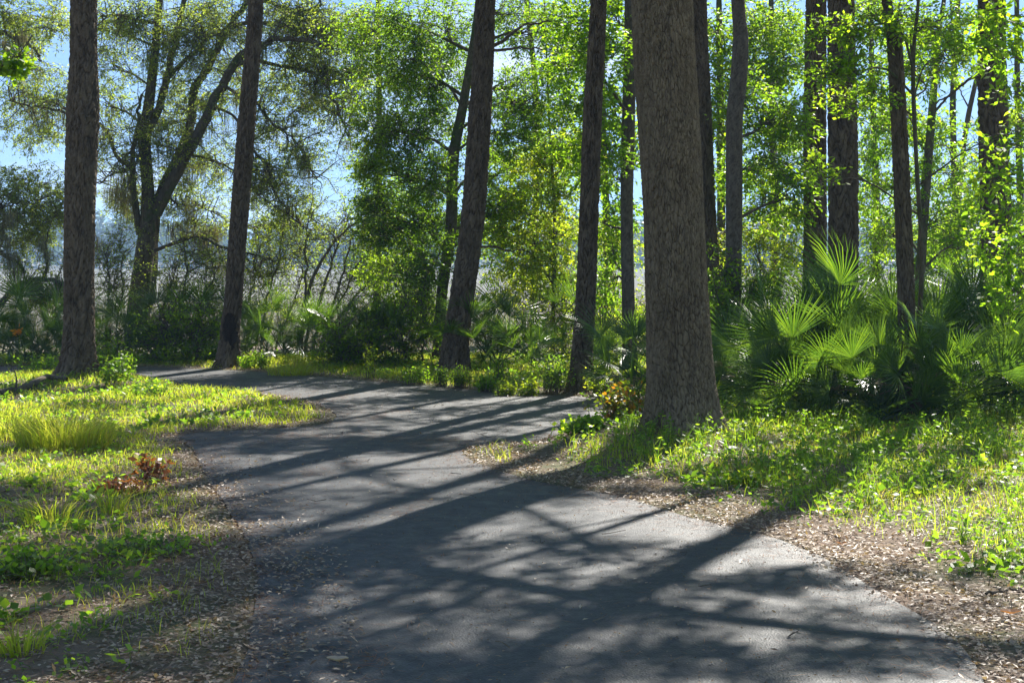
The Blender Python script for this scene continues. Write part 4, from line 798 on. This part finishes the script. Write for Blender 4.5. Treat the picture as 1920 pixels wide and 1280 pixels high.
# ------------------------------------------------------------ fallen wood
def branch(name, label, pts, r0, r1, cat='fallen branch', mat=M_twig, extra=()):
    P = []
    for px, py, dz_ in pts:
        x, y = gnd(px, py); P.append((x, y, Hs(x, y) + dz_))
    e = empty(name, (*P[0][:2], P[0][2]), label, cat); mb = MB(); c = catmull(P, 24) + rng.normal(0, .006, (24, 3)); tube(mb, c, np.linspace(r0, r1, 24) * rng.uniform(.85, 1.15, 24), 9)
    for k, L_ in extra: tube(mb, catmull([c[k], c[k] + [0.02, 0, L_ * .5], c[k] + [-.02, 0, L_]], 6), np.linspace(r0 * .4, .004, 6), 6)
    mb.build('wood', mat, e)
branch('fallen_branch', 'crooked dark fallen branch with an upright stub, lying left of the leftmost pine', [(-20, 745, .05), (40, 742, .06), (85, 732, .07), (128, 732, .04)], .045, .03, extra=((6, .28),))
branch('fallen_twig', 'thin dark twig lying on the sunlit middle of the drive', [(1080, 1090, .022), (1140, 1086, .03), (1195, 1084, .035)], .006, .004)
branch('fallen_twig', 'thin pale stick lying by the right edge of the drive in the litter', [(1850, 1122, .03), (1900, 1112, .04), (1960, 1108, .03)], .008, .005)
def fallen(label, px, py, L_, mat):
    x, y = gnd(px, py); z = max(Hs(x, y), .012) + .012; mb = MB(); n = 12; t_ = np.linspace(0, 1, n); wd = L_ * .28 * np.sin(np.pi * np.clip(t_ * .93 + .04, 0, 1)) ** .8
    cx = x + (t_ - .5) * L_; zz = z + .03 * np.abs(t_ - .5); V = []
    for i_ in range(n): V += [(cx[i_], y - wd[i_], zz[i_] + wd[i_] * .5), (cx[i_], y, zz[i_]), (cx[i_], y + wd[i_], zz[i_] + wd[i_] * .6)]
    Q = []
    for i_ in range(n - 1): b = i_ * 3; Q += [(b, b + 3, b + 4, b + 1), (b + 1, b + 4, b + 5, b + 2)]
    V = np.array(V) ; mb.add(V, Q, None, .9); o = mb.build('fallen_leaf', LM[mat]); tag(o, label, 'fallen leaf')
fallen('large curled tan leaf on the drive near the bottom of the photo', 633, 1250, .09, 'litter')
fallen('bright rust-orange fallen leaf in the litter at the right edge', 1895, 1160, .10, 'brown')
fallen('small orange leaf in the litter beside the right edge of the drive', 1578, 1028, .06, 'brown')

# ------------------------------------------------------------ litter, grass, ground cover
def scatter(n, y0, y1, spread=.40):
    y = np.sqrt(rng.uniform(y0 ** 2, y1 ** 2, n)); x = rng.uniform(-1, 1, n) * (y * spread + .3); return np.stack([x, y], 1)
def keep(P, prob): m = rng.uniform(0, 1, len(P)) < prob; return P[m]
lt = MB()
P = scatter(640000, 5.0, 27, .36); d = roadd(P); x, y = P[:, 0], P[:, 1]; w1 = wave(x, y, 1.2, .4); w2 = wave(x, y, 3.5, 1.4)
left = x < (-.05 * y - .3)
edgeL = np.exp(-np.clip(-d, 0, 9) / np.where(left | (x < -.6), np.where(y < 9.8, .55, .25), .05)) * .6 * (y < 13)
pr = np.where(d > 0, np.where(d < .55 + .3 * w1, .75 + .35 * w2, .28 + .25 * w2), edgeL * (.5 + .7 * w2))
pr = pr * np.clip(9.5 / y, .35, 1) ** 1.0
pr = np.where((d < -.5) & (w2 < .5), .0015, pr)
pr = np.where(~left & (d < -.12), .003, pr)
m = rng.uniform(0, 1, len(P)) < pr; P = P[m]; d = d[m]
z = H(P[:, 0], P[:, 1]); z = np.where(d < 0, .014, z) + rng.uniform(.002, .025, len(P))
n = len(P); print('litter', n)
tone = np.clip(rng.normal(.42, .28, n), 0, 1)
k5 = n // 3
leaves(lt, np.c_[P[:k5], z[:k5]], .032, .02, 2.0, 0.0, None, tone[:k5], fold=.2, flat=.4)
P, z, tone = P[k5:], z[k5:], tone[k5:]
leaves(lt, np.c_[P, z], .038, .015, 2.6, 0.0, None, tone, fold=.12, flat=.35)
tag(lt.build('leaf_litter', LM['litter']), 'pale brown fallen oak leaves scattered over the verges', 'leaf litter', kind='stuff')
# pine needles in drifts on the drive edge
nd = MB(); P = scatter(300000, 5.0, 20, .36); d = roadd(P); w1 = wave(P[:, 0] * 2, P[:, 1] * .9, 1.5, 2.2)
pr = np.where(d > 0, .25, np.exp(-np.clip(-d, 0, 9) / .22) * .5 + .75 * np.clip(w1 - .25, 0, 1) * (P[:, 0] < -.2 - .03 * P[:, 1]) + .01); P = keep(P, pr); n = len(P)
leaves(nd, np.c_[P, np.maximum(H(P[:, 0], P[:, 1]), .014) + .004], .10, .0035, 5, 0, None, flat=.05)
sk = MB(); P = scatter(2600, 5.2, 22, .36); d = roadd(P); P = keep(P, np.where(d > 0, .5, .06)); n = len(P); a_ = rng.uniform(0, 6.283, n); l_ = rng.uniform(.03, .2, n); z = np.maximum(H(P[:, 0], P[:, 1]), .014) + .012
twigs(sk, np.c_[P, z], np.c_[P[:, 0] + l_ * np.cos(a_), P[:, 1] + l_ * np.sin(a_), z + rng.uniform(-.005, .02, n)], .0035, .002, 0)
tag(sk.build('twig_litter', M_twig), 'short broken twigs scattered on the verges and drive', 'twigs', kind='stuff')
db = MB(); P = scatter(18000, 5.2, 22, .36); d = roadd(P); P = P[d < -.03]; n = len(P)
leaves(db, np.c_[P, np.full(n, .017)], .014, .010, 3, 0, None, rng.uniform(0, .55, n), .3, .3)
tag(db.build('road_debris', LM['litter']), 'tiny crumbs of leaf and grit strewn over the asphalt', 'debris', kind='stuff')
tag(nd.build('pine_needles', LM['brown']), 'rust-brown pine needles drifted along the drive', 'pine needles', kind='stuff')
# grass
gr = MB(); P = scatter(620000, 6.5, 27, .37); d = roadd(P); x, y = P[:, 0], P[:, 1]; w1 = wave(x, y, 1.0, .9); w2 = wave(x, y, 2.7, 3)
left = x < 0; w3 = wave(x, y, 6.1, 7)
pl = np.clip((d - .12 - .12 * w2) / .2, 0, 1) * np.clip(.62 + .75 * w3 + .5 * w2, .12, 1.2) * np.where(y > 9.2 + .8 * w2, .50 + .5 * w1, .20 + .22 * np.clip(w2, -.5, 1)) * np.where((y > 14.2) & (y < 16.8), 1.0, .75)
prr = np.clip((d - .65 - .25 * w1) / .5, 0, 1) * (.22 + .3 * w2) * (y < 26)
m = rng.uniform(0, 1, len(P)) < np.where(left, pl, prr); P = P[m]; y = P[:, 1]; n = len(P); print('grass', n)
hh = rng.uniform(.035, .12, n) * np.where(P[:, 0] > 0, 1.2, 1) * (1 + .4 * wave(P[:, 0], y, 1.7, 2))
blades(gr, np.c_[P, H(P[:, 0], y) - .005], hh, .0045 * np.clip(y / 9, 1, 2), rng.uniform(.2, .9, n), None, np.clip(.5 + .3 * wave(P[:, 0], y, 2.2, 5) + rng.normal(0, .22, n), 0, 1))
tag(gr.build('grass', LM['grass']), 'short bright green turf on the left and thin grass at right', 'grass', kind='stuff')
# ground cover of small leafy weeds
gc = MB(); gd = MB()
P = scatter(60000, 6.0, 27, .38); d = roadd(P); x, y = P[:, 0], P[:, 1]; w1 = wave(x, y, 1.4, 3.3); w2 = wave(x, y, 3.1, 6)
pl = np.clip((d - .35) / .4, 0, 1) * np.where(y < 10.5, np.clip(.32 + .8 * w2, 0, 1) * np.clip((-x - .23 * y) * 2 + .4, 0, 1), .22 + .35 * np.clip(w1, 0, 1))
prr = np.clip((d - .5 - .35 * w1) / .5, 0, 1) * (.48 + .4 * w2) * np.clip(.7 + .8 * wave(x, y, 5.2, 2), .1, 1.2)
m = rng.uniform(0, 1, len(P)) < np.where(x < 0, pl, prr); P = P[m]; n = len(P); print('weeds', n)
B0 = np.c_[P, H(P[:, 0], P[:, 1])]; hh = rng.uniform(.02, .12, n) * np.where(P[:, 0] < 0, .7, 1.0); B1 = B0 + np.c_[rng.normal(0, .02, n), rng.normal(0, .02, n), hh]
twigs(gd, B0, B1, .0015, .001, 0)
k = 7; q = np.repeat(B1, k, 0) - np.c_[rng.normal(0, .03, n * k), rng.normal(0, .03, n * k), rng.uniform(0, 1, n * k) ** 1.5 * np.repeat(hh, k)]
sp = wave(P[:, 0], P[:, 1], 1.1, 8) + rng.normal(0, .35, n); spk = np.repeat(sp, k); av = np.clip(np.repeat(.5 + .35 * wave(P[:, 0], P[:, 1], 1.9, 1), k) + rng.normal(0, .22, n * k), 0, 1)
for lo, hi, l_, w_, u_ in ((-9, -.15, .03, .02, 1.6), (-.15, .45, .055, .024, .8), (.45, 9, .07, .045, 1.3)):
    mk = (spk >= lo) & (spk < hi); leaves(gc, q[mk], l_, w_, u_, 0, None, av[mk])
Pt = keep(scatter(5200, 8.5, 17, .38), .9); dt = roadd(Pt); Pt = Pt[(dt > .9) & (Pt[:, 0] > 0) & (wave(Pt[:, 0], Pt[:, 1], 1.6, 4) > 0)]; nt_ = len(Pt)
T0 = np.c_[Pt, H(Pt[:, 0], Pt[:, 1])]; T1 = T0 + np.c_[rng.normal(0, .05, nt_), rng.normal(0, .05, nt_), rng.uniform(.10, .26, nt_)]; twigs(gd, T0, T1, .002, .001, 0)
tt_ = rng.uniform(.3, 1.05, (nt_, 9, 1)); leaves(gc, (T0[:, None] + (T1 - T0)[:, None] * tt_ + rng.normal(0, .012, (nt_, 9, 3))).reshape(-1, 3), .05, .02, .8, 0, None, None)
blades(gc, np.repeat(T0, 3, 0) + rng.normal(0, .03, (nt_ * 3, 3)) * [1, 1, 0], rng.uniform(.12, .3, nt_ * 3), .006, rng.uniform(.1, .8, nt_ * 3))
tag(gc.build('ground_cover', LM['weed']), 'small-leaved bright weeds covering the ground right of the drive', 'ground cover', kind='stuff')
tag(gd.build('weed_stems', LM['mid']), 'thin stems of the ground-covering weeds', 'weed stems', kind='stuff')

# ------------------------------------------------------------ haze
hz = MB(); a0, a1 = np.array([-800, -60, -6.0]), np.array([800, 640, 24.0])
V = [(x, y, z) for x in (a0[0], a1[0]) for y in (a0[1], a1[1]) for z in (a0[2], a1[2])]
hz.add(V, [(0, 1, 3, 2), (4, 6, 7, 5), (0, 4, 5, 1), (2, 3, 7, 6), (0, 2, 6, 4), (1, 5, 7, 3)])
m, t_, o_ = newmat('haze'); pv = t_.nodes.new('ShaderNodeVolumePrincipled'); pv.inputs['Color'].default_value = (.45, .68, 1, 1); pv.inputs['Density'].default_value = .0007; pv.inputs['Anisotropy'].default_value = 0
t_.links.new(pv.outputs[0], o_.inputs['Volume'])
tag(hz.build('haze', m), 'thin bluish air over the marsh', 'haze', kind='stuff')
print('objects', len(bpy.data.objects), 'faces', sum(len(o.data.polygons) for o in S.objects if o.type == 'MESH' and o.name.split('.')[0] != 'frond'))
